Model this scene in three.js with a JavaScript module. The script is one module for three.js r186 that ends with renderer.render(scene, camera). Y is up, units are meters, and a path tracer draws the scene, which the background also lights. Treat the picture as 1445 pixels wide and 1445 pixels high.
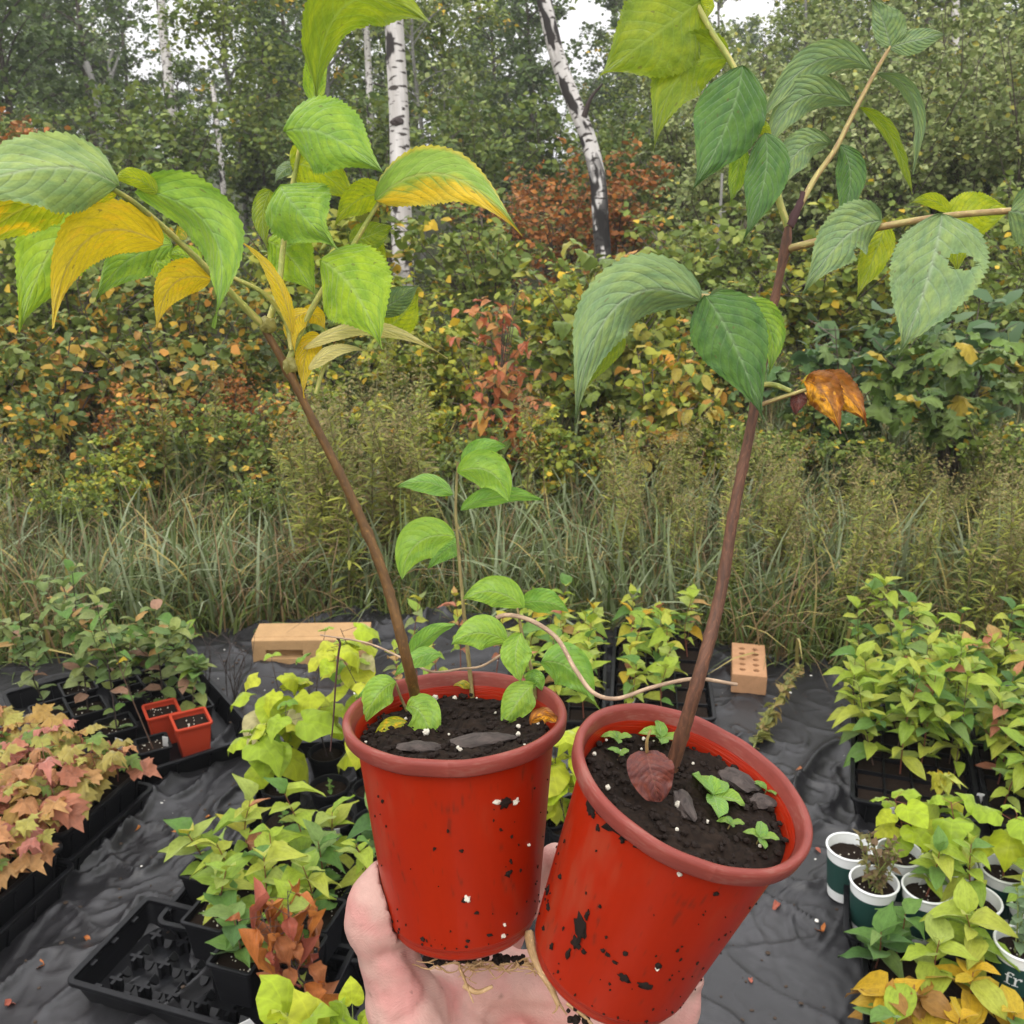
import * as THREE from 'three';
import { mergeGeometries } from 'three/addons/utils/BufferGeometryUtils.js';
import { MarchingCubes } from 'three/addons/objects/MarchingCubes.js';
import { ImprovedNoise } from 'three/addons/math/ImprovedNoise.js';
import { FontLoader } from 'three/addons/loaders/FontLoader.js';
import { TextGeometry } from 'three/addons/geometries/TextGeometry.js';

// ------------------------------------------------------------------ camera, sky, sun, exposure
const scene = new THREE.Scene();
const camera = new THREE.PerspectiveCamera(54, 1, 0.02, 500);
camera.position.set(0, 1.45, 0);
camera.rotation.set(-19 * Math.PI / 180, 0, 0);
camera.focus = 0.56; camera.userData.fStop = 36;
camera.updateMatrixWorld(true);

// overcast sky (brighter towards the zenith)
{
  const w = 64, h = 64, d = new Float32Array(w * h * 4);
  for (let j = 0; j < h; j++) {
    const el = ((j + 0.5) / h - 0.5) * Math.PI;
    const s = Math.max(0, Math.sin(el));
    const L = 1.06 * (1 + 1.5 * s);
    for (let i = 0; i < w; i++) {
      const k = (j * w + i) * 4;
      d[k] = L * 0.995; d[k + 1] = L * 0.985; d[k + 2] = L * 1.0; d[k + 3] = 1;
    }
  }
  const t = new THREE.DataTexture(d, w, h, THREE.RGBAFormat, THREE.FloatType);
  t.mapping = THREE.EquirectangularReflectionMapping;
  t.magFilter = t.minFilter = THREE.LinearFilter; t.needsUpdate = true;
  scene.background = t; scene.environment = t;
}
const sun = new THREE.DirectionalLight(new THREE.Color(1, 0.965, 0.91), 1.2);
sun.position.set(-2.6, 6.5, 3.2); sun.target.position.set(0, 0.5, -1.5);
sun.castShadow = true; sun.shadow.radius = 40; sun.shadow.mapSize.set(2048, 2048);
Object.assign(sun.shadow.camera, { left: -8, right: 8, top: 8, bottom: -8, near: 0.1, far: 60 });
scene.add(sun, sun.target);
const EXPOSURE = 1.0;

// ------------------------------------------------------------------ helpers
const V = (x, y, z) => new THREE.Vector3(x, y, z);
function mulberry(a) { return () => { a |= 0; a = a + 0x6D2B79F5 | 0; let t = Math.imul(a ^ a >>> 15, 1 | a); t = t + Math.imul(t ^ t >>> 7, 61 | t) ^ t; return ((t ^ t >>> 14) >>> 0) / 4294967296; }; }
let rnd = mulberry(7);
const rr = (a, b) => a + (b - a) * rnd();
const pick = a => a[Math.floor(rnd() * a.length)];
const _n = new ImprovedNoise();
const noise = (x, y, z = 0) => _n.noise(x, y, z);
const fbm = (x, y, z = 0, o = 4) => { let s = 0, a = 1, t = 0; for (let i = 0; i < o; i++) { s += a * noise(x, y, z); t += a; x *= 2.03; y *= 2.03; z *= 2.03; a *= 0.5; } return s / t; };
const clamp = (x, a = 0, b = 1) => Math.min(b, Math.max(a, x));
const lerp = (a, b, t) => a + (b - a) * t;
const smooth = (a, b, x) => { const t = clamp((x - a) / (b - a)); return t * t * (3 - 2 * t); };
const C = (r, g, b) => new THREE.Color().setRGB(r, g, b);

// a place, read off the photograph (1445 px square) and given its own distance in metres along the view axis
const FPX = 722.5 / Math.tan(27 * Math.PI / 180);
function ray(px, py) { return V((px - 722.5) / FPX, -(py - 722.5) / FPX, -1).applyQuaternion(camera.quaternion); }
function at(px, py, d) { return ray(px, py).multiplyScalar(d).add(camera.position); }
function onGround(px, py, h = 0) { const r = ray(px, py); return r.multiplyScalar((h - 1.45) / r.y).add(camera.position); }
function onPlane(px, py, p0, n) { const r = ray(px, py); const t = p0.clone().sub(camera.position).dot(n) / r.dot(n); return r.multiplyScalar(t).add(camera.position); }

const taken = new Map();
function numbered(n) { const k = taken.get(n) || 0; taken.set(n, k + 1); return k ? n + '_' + String(k).padStart(3, '0') : n; }
function tag(o, label, category, group, kind) { if (label) o.userData.label = label; if (category) o.userData.category = category; if (group) o.userData.group = group; if (kind) o.userData.kind = kind; return o; }
function thing(name, label, category, pos = V(0, 0, 0), group, kind) {
  const g = new THREE.Group(); g.name = numbered(name); g.position.copy(pos); scene.add(g);
  return tag(g, label, category, group, kind);
}
function part(name, geo, mat, parent, stuff) {
  const m = new THREE.Mesh(geo, mat); m.name = name; m.castShadow = m.receiveShadow = true; parent.add(m);
  if (stuff) m.userData.kind = 'stuff';
  return m;
}
// geometry given in world coordinates, hung under a thing whose group stands at its own base without rotation
function wpart(name, geo, mat, root, parent = root, stuff) { geo.translate(-root.position.x, -root.position.y, -root.position.z); return part(name, geo, mat, parent, stuff); }
function copyThing(src, pos, turn = 0, scale = 1, label, group) {
  const c = src.clone(); c.name = numbered(src.userData.stem || src.name.replace(/_\d{3}$/, '')); scene.add(c);
  c.position.copy(pos); c.rotation.y = turn; c.scale.setScalar(scale); c.userData = { ...src.userData };
  if (label) c.userData.label = label; if (group) c.userData.group = group; return c;
}
const std = (o) => new THREE.MeshPhysicalMaterial({ side: THREE.DoubleSide, roughness: 0.7, ...o });

function tube(pts, r0, r1, radial = 7, seg) {
  const curve = pts.length > 2 ? new THREE.CatmullRomCurve3(pts, false, 'centripetal') : new THREE.LineCurve3(pts[0], pts[1]);
  const n = seg || Math.max(3, (pts.length - 1) * 4);
  const g = new THREE.TubeGeometry(curve, n, 1, radial, false);
  const p = g.attributes.position, len = curve.getLength();
  const uv = g.attributes.uv;
  for (let i = 0; i <= n; i++) {
    const c = curve.getPointAt(i / n), r = typeof r0 === 'function' ? r0(i / n) : lerp(r0, r1, i / n);
    for (let j = 0; j <= radial; j++) {
      const k = i * (radial + 1) + j;
      p.setXYZ(k, c.x + (p.getX(k) - c.x) * r, c.y + (p.getY(k) - c.y) * r, c.z + (p.getZ(k) - c.z) * r);
      uv.setXY(k, j / radial * Math.max(0.005, r * 6.28), i / n * len);
    }
  }
  g.userData = { curve }; return g;
}
function box(w, h, d, x = 0, y = 0, z = 0) { const g = new THREE.BoxGeometry(w, h, d); g.translate(x, y, z); return g; }
function grid(nu, nv, f) { // f(u,v) -> [x,y,z,uu,vv]
  const pos = new Float32Array((nu + 1) * (nv + 1) * 3), uv = new Float32Array((nu + 1) * (nv + 1) * 2), idx = [];
  for (let i = 0; i <= nu; i++) for (let j = 0; j <= nv; j++) {
    const k = i * (nv + 1) + j, a = f(i / nu, j / nv); pos.set(a.slice(0, 3), k * 3); uv.set([a[3] ?? i / nu, a[4] ?? j / nv], k * 2);
    if (i < nu && j < nv) idx.push(k, k + 1, k + nv + 2, k, k + nv + 2, k + nv + 1);
  }
  const g = new THREE.BufferGeometry(); g.setAttribute('position', new THREE.BufferAttribute(pos, 3)); g.setAttribute('uv', new THREE.BufferAttribute(uv, 2));
  g.setIndex(idx); g.computeVertexNormals(); return g;
}
function pixTex(w, h, f, srgb = true, rep = true) { // f(u,v) -> [r,g,b] 0..1 (linear in, written sRGB for colour maps)
  const d = new Uint8Array(w * h * 4), enc = x => srgb ? (x <= 0.0031308 ? 12.92 * x : 1.055 * Math.pow(x, 1 / 2.4) - 0.055) : x;
  for (let j = 0; j < h; j++) for (let i = 0; i < w; i++) { const c = f((i + 0.5) / w, (j + 0.5) / h), k = (j * w + i) * 4; for (let q = 0; q < 3; q++) d[k + q] = clamp(enc(Math.max(0, c[q]))) * 255; d[k + 3] = 255; }
  const t = new THREE.DataTexture(d, w, h); t.magFilter = THREE.LinearFilter; t.minFilter = THREE.LinearMipmapLinearFilter; t.generateMipmaps = true;
  if (rep) t.wrapS = t.wrapT = THREE.RepeatWrapping; if (srgb) t.colorSpace = THREE.SRGBColorSpace; t.needsUpdate = true; return t;
}
const mix3 = (a, b, t) => [lerp(a[0], b[0], t), lerp(a[1], b[1], t), lerp(a[2], b[2], t)];
// tiling noise texture helper
function tileNoise(u, v, f, seed, o = 4) { const a = u * 6.28318, b = v * 6.28318, R = f / 6.28318; return fbm(Math.cos(a) * R + seed, Math.sin(a) * R + Math.cos(b) * R * 0.97, Math.sin(b) * R + seed * 1.7, o); }

// ------------------------------------------------------------------ leaves
// veins: u along the leaf 0..1, v across -1..1
function veinField(u, v, n = 9, slope = 0.32) {
  const q = (u + 0.018 * noise(u * 7, v * 2.2, 5) - Math.abs(v) * slope * (0.6 + 0.4 * Math.abs(v))) * n + (v > 0 ? 0.22 : 0);
  const d = Math.abs(q - Math.round(q));
  const side = Math.exp(-Math.pow(d / 0.075, 2)) * (1 - 0.65 * Math.abs(v)) * smooth(0.02, 0.1, u) * smooth(1, 0.85, u);
  const mid = Math.exp(-Math.pow(v / 0.045, 2));
  return { side, mid, d };
}
const leafTex = {};
function heroTex(name, base, vein, opts = {}) {
  const seed = opts.seed || 3;
  leafTex[name] = pixTex(256, 256, (vv, u) => {
    const v = vv * 2 - 1, f = veinField(u, v, opts.n || 10);
    const n1 = fbm(u * 5 + seed, v * 3, seed, 4), n2 = fbm(u * 28, v * 15, seed * 2, 3), n3 = fbm(u * 70, v * 34, seed, 2);
    let c = base.slice();
    if (opts.patch) { const t = opts.patch(u, v, n1, f); c = mix3(c, opts.patchColor, clamp(t)); }
    if (opts.patch2) { const t = opts.patch2(u, v, n1, f); c = mix3(c, opts.patchColor2, clamp(t)); }
    const mo = opts.mottle ?? 1, k = 1 + (n1 * 0.36 + n2 * 0.24 + n3 * 0.18) * mo; c = mix3(c, [c[0] * 1.35, c[1] * 1.12, c[2] * 0.8], clamp(0.5 + n1 * 1.6 - f.side * 0.4) * (opts.warm ?? mo)).map(x => x * k);
    c = mix3(c, vein, clamp(f.mid * 0.75 + f.side * 0.36));
    const spot = fbm(u * 12 + 9, v * 7 - seed, 4, 2); if (spot > 0.47) c = mix3(c, [0.12, 0.09, 0.03], 0.5);
    return c;
  }, true, false);
  return leafTex[name];
}
const heroBump = pixTex(256, 256, (vv, u) => { const v = vv * 2 - 1, f = veinField(u, v, 10); const b = 0.62 + 0.3 * Math.pow(Math.min(1, f.d * 2), 0.7) - f.mid * 0.35 - f.side * 0.22 + fbm(u * 30, v * 16, 3, 3) * 0.14; return [b, b, b]; }, false, false);
function heroMat(name, base, vein, opts = {}) {
  return std({ map: heroTex(name, base, vein, opts), bumpMap: heroBump, bumpScale: opts.bump ?? 0.001, roughness: 0.92, transmission: opts.tr ?? 0.42, thickness: 0, specularIntensity: 0.3, clearcoat: opts.coat ?? 0.32, clearcoatRoughness: opts.rough ?? 0.36 });
}
// profile: half-width along the leaf
const profOvate = t => Math.pow(Math.max(0, Math.sin(Math.PI * Math.pow(t, 0.7))), 0.75 + 0.75 * t * t) * (1 - 0.18 * t) * 1.08;
const profLance = t => Math.pow(Math.max(0, Math.sin(Math.PI * Math.pow(t, 0.85))), 0.9);
const profEll = t => Math.sqrt(Math.max(0, 1 - Math.pow(2 * t - 1, 2))) * (1 - 0.1 * t);
function taper(prof) { return t => { let w = prof(clamp(t, 0, 1)); return w * smooth(0, 0.03, t) + 0.0; }; }
// blade along a spine in 3D
function bladeGeo(spine, hw, o = {}) {
  const nu = o.nu || 36, nv = o.nv || 10, teeth = o.teeth || 0, amp = o.amp ?? 0.12, fold = o.fold || 0, cup = o.cup || 0, wave = o.wave || 0, prof = o.prof || profOvate, seed = o.seed || 1;
  const g = grid(nu, nv, (u, w) => {
    const s = spine(u), v = w * 2 - 1, av = Math.abs(v);
    let h = hw * prof(u);
    if (teeth && av > 0.7) { const ph = (u * teeth) % 1; h *= 1 + amp * (ph - 0.55) * (av - 0.7) / 0.3 * smooth(0, 0.08, u); }
    h *= 1 + (o.asym || 0) * Math.sign(v) * 0.5;
    const lift = fold * av * h + cup * av * av * h + wave * hw * noise(u * 3.2 + seed * 7.1, v * 1.1 + seed, seed * 3.3) * (0.35 + av) + (o.quilt || 0) * hw * Math.cos((u - av * 0.3 + 0.025 * noise(u * 6, v * 3, seed)) * 62.8) * av * (1 - av) * 2 + (o.ruffle || 0) * hw * noise(u * 11 + seed * 3, v * 2.3, seed * 1.3) * av;
    const p = s.p.clone().addScaledVector(s.side, v * h).addScaledVector(s.normal, lift);
    return [p.x, p.y, p.z, w, u];
  });
  if (o.hole) { // eaten-away places: drop the quads there
    const idx = g.index.array, keep = [], uv = g.attributes.uv;
    for (let i = 0; i < idx.length; i += 3) {
      let cu = 0, cv = 0; for (let k = 0; k < 3; k++) { cu += uv.getY(idx[i + k]) / 3; cv += uv.getX(idx[i + k]) * 2 / 3; }
      if (!o.hole.some(([u, v, ru, rv]) => Math.pow((cu - u) / ru, 2) + Math.pow((cv - 1 - v) / rv, 2) < 1 + 0.5 * noise(cu * 40, cv * 20, 1))) keep.push(idx[i], idx[i + 1], idx[i + 2]);
    }
    g.setIndex(keep);
  }
  return g;
}
// spine through three points of space; roll (degrees) turns the blade about its midrib, 0 = faces the point `eye`
function bezSpine(b, m, t, roll, twist = 0, eye = camera.position) {
  const curve = new THREE.QuadraticBezierCurve3(b, m, t);
  return u => {
    const p = curve.getPoint(u), tan = curve.getTangent(u).normalize(), mid = curve.getPoint(0.5);
    const view = eye.clone().sub(mid).normalize();
    let side = tan.clone().cross(view).normalize(); const a = (roll + twist * (u - 0.3)) * Math.PI / 180;
    side.applyAxisAngle(tan, a);
    const normal = side.clone().cross(tan).normalize();
    return { p, side, normal };
  };
}
// small leaf in its own frame: base at origin, tip +z, face +y
function smallLeaf(prof, wl, o = {}) {
  const bend = o.bend ?? 0.5, droop = a => -bend * a * a * 0.5 + (o.arch || 0) * Math.sin(a * 3.14) * 0.15, nu = o.nu || 5;
  return bladeGeo(u => { const y = droop(u), z = u * (1 - 0.12 * bend * u); return { p: V((o.sway || 0) * Math.sin(u * 3.1), y, z), side: V(1, 0, 0), normal: V(0, 1, 0) }; }, wl, { nu, nv: o.nv || 4, fold: o.fold ?? 0.35, cup: o.cup ?? 0.1, wave: o.wave ?? 0.35, prof, seed: o.seed || 1, teeth: o.teeth, amp: o.amp });
}
// lobed leaf from an outline in the plane (x across, z towards the tip), base at origin
function lobedLeaf(pts, o = {}) {
  const n = pts.length, pos = [], uv = [], idx = [], cx = 0, cz = o.cz ?? 0.45, seed = o.seed || 1;
  const put = (x, z) => { const r = Math.hypot(x, z - cz); const y = -(o.droop ?? 0.5) * r * r + (o.wave ?? 0.22) * noise(x * 2.7 + seed * 5, z * 2.7, seed) + (o.fold ?? 0.25) * Math.abs(x) * 0.6; pos.push(x, y, z); uv.push(x * 0.6 + 0.5, z); };
  put(cx, cz); for (const k of [0.5, 1]) for (const [x, z] of pts) put(cx + (x - cx) * k, cz + (z - cz) * k);
  for (let i = 0; i < n; i++) { const j = (i + 1) % n; idx.push(0, 1 + j, 1 + i, 1 + i, 1 + j, 1 + n + j, 1 + i, 1 + n + j, 1 + n + i); }
  const g = new THREE.BufferGeometry(); g.setAttribute('position', new THREE.Float32BufferAttribute(pos, 3)); g.setAttribute('uv', new THREE.Float32BufferAttribute(uv, 2)); g.setIndex(idx); g.computeVertexNormals(); return g;
}
const mirrored = half => [...half, ...half.slice().reverse().filter(([x]) => Math.abs(x) > 1e-4).map(([x, z]) => [-x, z])];
const mapleHalf = [[0, 0.02], [0.16, -0.03], [0.34, 0.02], [0.3, 0.14], [0.42, 0.2], [0.56, 0.36], [0.43, 0.4], [0.46, 0.52], [0.33, 0.5], [0.2, 0.56], [0.26, 0.7], [0.14, 0.74], [0, 1.02]];
const oakHalf = [[0, 0], [0.06, 0.06], [0.2, 0.16], [0.13, 0.24], [0.3, 0.36], [0.36, 0.44], [0.18, 0.46], [0.22, 0.54], [0.4, 0.66], [0.38, 0.75], [0.2, 0.72], [0.2, 0.82], [0.24, 0.93], [0.1, 0.94], [0, 1]];
const heartHalf = [[0, 0.04], [0.1, -0.06], [0.26, -0.09], [0.42, -0.01], [0.5, 0.16], [0.49, 0.35], [0.38, 0.56], [0.2, 0.78], [0, 1]];
const leafShapes = {
  lance: [0, 1, 2, 3, 4].map(i => smallLeaf(profLance, 0.2 + 0.03 * i, { bend: 0.25 + 0.22 * i, seed: i + 1, fold: 0.25 + 0.12 * i, wave: 0.3 })),
  ovate: [0, 1, 2, 3, 4].map(i => smallLeaf(profOvate, 0.27 + 0.02 * i, { bend: 0.15 + 0.25 * i, seed: i + 9, fold: 0.2 + 0.12 * i, wave: 0.35, teeth: i % 2 ? 5 : 0 })),
  ell: [0, 1, 2, 3].map(i => smallLeaf(profEll, 0.28 + 0.02 * i, { bend: 0.2 + 0.25 * i, seed: i + 21, fold: 0.2 + 0.1 * i })),
  crisp: [0, 1, 2, 3].map(i => smallLeaf(profOvate, 0.3, { bend: 0.8 + 0.4 * i, seed: i + 31, fold: 0.9, wave: 1.3, nu: 6 })),
  maple: [0, 1, 2, 3, 4].map(i => lobedLeaf(mirrored(mapleHalf).map(([x, z]) => [x * (1 + 0.1 * noise(z * 3, i)), z]), { seed: i + 1, droop: 0.25 + 0.3 * i, wave: 0.3, fold: 0.2 + 0.1 * i })),
  oak: [0, 1, 2, 3].map(i => lobedLeaf(mirrored(oakHalf), { seed: i + 5, droop: 0.2 + 0.25 * i, wave: 0.3 })),
  heart: [0, 1, 2, 3, 4].map(i => lobedLeaf(mirrored(heartHalf), { seed: i + 3, droop: 0.2 + 0.25 * i, wave: 0.25, fold: 0.12 * i, cz: 0.35 })),
};
const veinGrey = (n, amt) => pixTex(128, 128, (vv, u) => { const v = vv * 2 - 1, f = veinField(u, v, n); const k = 0.86 + fbm(u * 6, v * 4, 2, 3) * 0.4 + fbm(u * 25, v * 15, 5, 2) * 0.16; const c = lerp(k, 1.1, clamp(f.mid * amt + f.side * amt * 0.55)); return [c, c * 0.98, c * 0.92]; }, true);
const veinMap = veinGrey(7, 0.7), veinMapB = veinGrey(5, 0.5);
const palmMap = pixTex(128, 128, (a, b) => { const x = (a - 0.5) / 0.6, z = b; const an = Math.atan2(x, z + 0.001), q = an / 0.55, d = Math.abs(q - Math.round(q)) * Math.hypot(x, z); const k = 0.86 + fbm(a * 6, b * 6, 7, 4) * 0.45; const c = lerp(k, 1.12, Math.exp(-Math.pow(d / 0.03, 2)) * 0.55); return [c, c * 0.98, c * 0.92]; }, true);
const lmCache = new Map();
function lm(r, g, b, o = {}) { // leaf material of a colour (linear)
  const key = [r, g, b, o.rough, o.tr, o.map].join();
  if (!lmCache.has(key)) lmCache.set(key, std({ color: C(r, g, b), map: o.map === 'palm' ? palmMap : o.map === 'b' ? veinMapB : veinMap, roughness: 0.92, transmission: o.tr ?? 0.36, thickness: 0, specularIntensity: 0.3, clearcoat: 0.3, clearcoatRoughness: o.rough ?? 0.35 }));
  return lmCache.get(key);
}
// ------------------------------------------------------------------ setting: soil of the clearing, weed-barrier sheet
const groundTex = pixTex(512, 512, (u, v) => { const n = tileNoise(u, v, 5, 3, 5), m = tileNoise(u, v, 40, 8, 3), k = 1 + n * 0.7 + m * 0.6; return mix3([0.055 * k, 0.048 * k, 0.024 * k], [0.04, 0.06, 0.02], clamp(0.5 + n * 2)); });
groundTex.repeat.set(0.5, 0.5);
const groundH = (x, z) => -0.03 + 0.05 * fbm(x * 0.4, z * 0.4, 2, 3) * smooth(-3.2, -5, z) + 0.012 * Math.max(0, -z - 8);
{
  const g = grid(150, 150, (u, v) => { const x = Math.sign(u - 0.5) * Math.pow(Math.abs(u - 0.5) * 2, 2.2) * 160, z = 8 - Math.pow(v, 2.2) * 230; return [x, groundH(x, z), z, x, z]; });
  const m = part('ground', g, std({ map: groundTex, roughness: 0.95, specularIntensity: 0.2 }), scene); m.userData.kind = 'structure';
}
// far edge of the sheet as it lies: x -> z
const edgeRow = [[-3.2, -2.45], [-2.2, -2.55], [-1.6, -2.72], [-1.35, -2.83], [-0.9, -3.0], [-0.45, -3.12], [0.1, -3.08], [0.6, -2.9], [1.0, -2.74], [1.5, -2.68], [2.2, -2.6], [3.2, -2.55]];
function edgeZ(x) { for (let i = 0; i < edgeRow.length - 1; i++) { const [a, za] = edgeRow[i], [b, zb] = edgeRow[i + 1]; if (x <= b) return lerp(za, zb, smooth(0, 1, clamp((x - a) / (b - a)))) + 0.02 * noise(x * 6, 1); } return -2.55; }
function fabricH(x, z) {
  // long pulled folds, crumpled creases, small puckers
  const wx = x + 0.1 * noise(x * 2.2, z * 2.2, 4), wz = z + 0.1 * noise(x * 2.2 + 9, z * 2.2, 5);
  const r1 = 1 - Math.abs(noise(wx * 3.3 + wz * 1.5, wz * 1.6 - wx * 0.6, 3)) * 2.2;
  const r2 = 1 - Math.abs(noise(wx * 6.5 - wz * 3.2, wz * 5.5 + wx * 1.3, 7)) * 2.4;
  const r3 = 1 - Math.abs(noise(wx * 15, wz * 13, 9)) * 2.4, r4 = 1 - Math.abs(noise(wx * 9 + wz * 4, wz * 3.1 - wx * 2, 15)) * 3.2;
  const m1 = smooth(-0.15, 0.4, noise(x * 1.3 + 4, z * 1.3, 6));
  let h = 0.006 + 0.03 * Math.pow(clamp(r1), 8) + 0.02 * Math.pow(clamp(r2), 7) * (0.2 + m1) + 0.006 * Math.pow(clamp(r3), 6) * (0.2 + m1) + 0.009 * Math.pow(clamp(r4), 4) * smooth(0.0, 0.35, noise(x * 2.1, z * 2.1, 12)) + 0.006 * fbm(x * 2, z * 2, 1, 2);
  return Math.max(0.001, h);
}
{
  const N = 620, M = 430;
  const g = grid(N, M, (u, v) => {
    const uu = u * 2 - 1, x = 2.9 * (0.55 * uu + 0.45 * uu * uu * uu), z = lerp(0.6, edgeZ(x), Math.pow(v, 0.75));
    const e = smooth(0.0, 0.06, z - edgeZ(x));
    return [x, 0.004 + fabricH(x, z) + (1 - e) * 0.02 * Math.max(0, noise(x * 5, 3)), z, x, z];
  });
  const wv = pixTex(256, 256, (u, v) => { const a = Math.sin(u * 6.2832 * 32), b = Math.sin(v * 6.2832 * 32), k = 0.5 + 0.22 * a * Math.sign(b) + 0.16 * b + 0.25 * tileNoise(u, v, 14, 2, 3); return [k, k, k]; }, false);
  wv.repeat.set(9, 9);
  const dust = pixTex(512, 512, (u, v) => { const n = tileNoise(u, v, 6, 5, 5), f = tileNoise(u, v, 60, 6, 2); const k = 0.02 + 0.013 * smooth(0.0, 0.5, n + f * 0.5) + 0.004 * f; return [k * 1.0, k * 0.98, k * 1.06]; });
  dust.repeat.set(0.9, 0.9);
  const m = part('ground_sheet', g, std({ map: dust, bumpMap: wv, bumpScale: 0.0006, roughness: 0.3, specularIntensity: 0.95 }), scene);
  m.userData.kind = 'structure';
}
const sheetY = (x, z) => 0.004 + fabricH(x, z);
// crumbs, bark chips and droplets lying on the sheet
{
  rnd = mulberry(91); const gs = [], gw = [];
  for (let i = 0; i < 1100; i++) {
    const x = rr(-1.2, 1.2), z = rr(-2.9, -1.25), s = rr(0.001, 0.0045);
    const g = new THREE.IcosahedronGeometry(s, 0); g.scale(rr(0.6, 1.6), 0.5, rr(0.6, 1.6)); g.rotateY(rr(0, 6)); g.translate(x, sheetY(x, z) + s * 0.3, z); (rnd() < 0.14 ? gw : gs).push(g);
  }
  tag(part('soil_crumbs', mergeGeometries(gs), std({ color: C(0.05, 0.032, 0.02), roughness: 0.95 }), scene), 'dark soil crumbs scattered over the black sheet', 'soil', null, 'stuff');
  tag(part('perlite_crumbs', mergeGeometries(gw), std({ color: C(0.7, 0.68, 0.62), roughness: 0.9 }), scene), 'white perlite grains scattered over the black sheet', 'perlite', null, 'stuff');
}
// ------------------------------------------------------------------ the two red pots held in the hand
const POT_H = 0.1145, R_RIM = 0.0557;
function potAxis(px, py, upx, upy, elev) { // axis of a pot seen at (px,py), its axis pointing along (upx,upy) in the picture, rim plane seen from `elev` degrees
  const v = ray(px, py).normalize(); const up = V(upx, -upy, 0).applyQuaternion(camera.quaternion); up.addScaledVector(v, -up.dot(v)).normalize();
  const e = elev * Math.PI / 180; return up.multiplyScalar(Math.cos(e)).addScaledVector(v, -Math.sin(e)).normalize();
}
const potL = { rim: at(642, 1003, 0.5), axis: potAxis(642, 1003, -13, -318, 23.5) };
const potR = { rim: at(980, 1099, 0.446), axis: potAxis(980, 1099, 135, -285, 31.5) };
for (const p of [potL, potR]) { p.base = p.rim.clone().addScaledVector(p.axis, -POT_H); p.soilP = p.rim.clone().addScaledVector(p.axis, -0.0125); p.q = new THREE.Quaternion().setFromUnitVectors(V(0, 1, 0), p.axis); }
const potRadius = y => y < 0.006 ? 0.0375 : lerp(0.0395, 0.0492, (y - 0.006) / (POT_H - 0.016));
const potTex = pixTex(512, 256, (u, v) => { const n = tileNoise(u, v, 8, 4, 4), s = tileNoise(u * 1, v, 30, 6, 3), fine = tileNoise(u, v, 120, 9, 2); const k = 1 + n * 0.14 + fine * 0.06; let c = [0.335 * k, 0.017 * k, 0.003 * k]; return mix3(mix3(c, [0.3, 0.075, 0.035], smooth(0.05, 0.5, n + s * 0.5) * 0.45), [0.06, 0.02, 0.012], smooth(0.3, 0.5, fine * 0.8 + s * 0.7) * 0.5); });
const potMat = std({ map: potTex, roughness: 0.36, specularIntensity: 0.4, bumpMap: pixTex(256, 256, (u, v) => { const k = 0.5 + 0.5 * tileNoise(u, v, 24, 3, 4); return [k, k, k]; }, false), bumpScale: 0.0004 });
const rimTex = pixTex(512, 64, (u, v) => { const n = tileNoise(u, v * 0.2, 14, 2, 4), s = tileNoise(u, v, 60, 7, 3); const k = 1 + n * 0.35 + s * 0.2; return mix3([0.225 * k, 0.046 * k, 0.034 * k], [0.26, 0.13, 0.1], smooth(0.1, 0.55, n + s * 0.7) * 0.5); });
const rimMat = std({ map: rimTex, roughness: 0.42, specularIntensity: 0.5 });
const soilTex = pixTex(256, 256, (u, v) => { const n = tileNoise(u, v, 12, 3, 4), f = tileNoise(u, v, 60, 5, 2), k = Math.max(0.2, 1 + n * 1.1 + f * 0.8); return [0.015 * k, 0.0095 * k, 0.0065 * k]; });
const soilMat = std({ map: soilTex, roughness: 0.85, specularIntensity: 0.25 });
const perliteMat = std({ color: C(0.6, 0.56, 0.46), roughness: 0.9 });
const crumbMat = std({ color: C(0.016, 0.0105, 0.008), roughness: 0.8, specularIntensity: 0.3 });
const barkMat = std({ map: pixTex(128, 128, (u, v) => { const k = 1 + tileNoise(u, v * 0.4, 16, 3, 4) * 1.2; return [0.055 * k, 0.042 * k, 0.036 * k]; }), roughness: 0.9 });
function chunk(s, seed, flat = 1) { const g = new THREE.IcosahedronGeometry(s, 2), p = g.attributes.position; for (let i = 0; i < p.count; i++) { const x = p.getX(i), y = p.getY(i), z = p.getZ(i), k = 1 + 0.45 * noise(x / s * 1.3 + seed, y / s * 1.3, z / s * 1.3 + seed * 2); p.setXYZ(i, x * k, y * k * flat, z * k); } g.computeVertexNormals(); return g; }
function soilDisc(R, bumps, seed) {
  return grid(28, 72, (u, v) => { const r = u * R, a = v * Math.PI * 2, x = r * Math.cos(a), z = r * Math.sin(a); const y = bumps * (fbm(x * 70 + seed, z * 70, seed, 4) * 1.4 + 0.9 * Math.abs(noise(x * 220, z * 220, seed))) - (u > 0.92 ? (u - 0.92) * 0.03 : 0); return [x, y, z, x * 12, z * 12]; });
}
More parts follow.
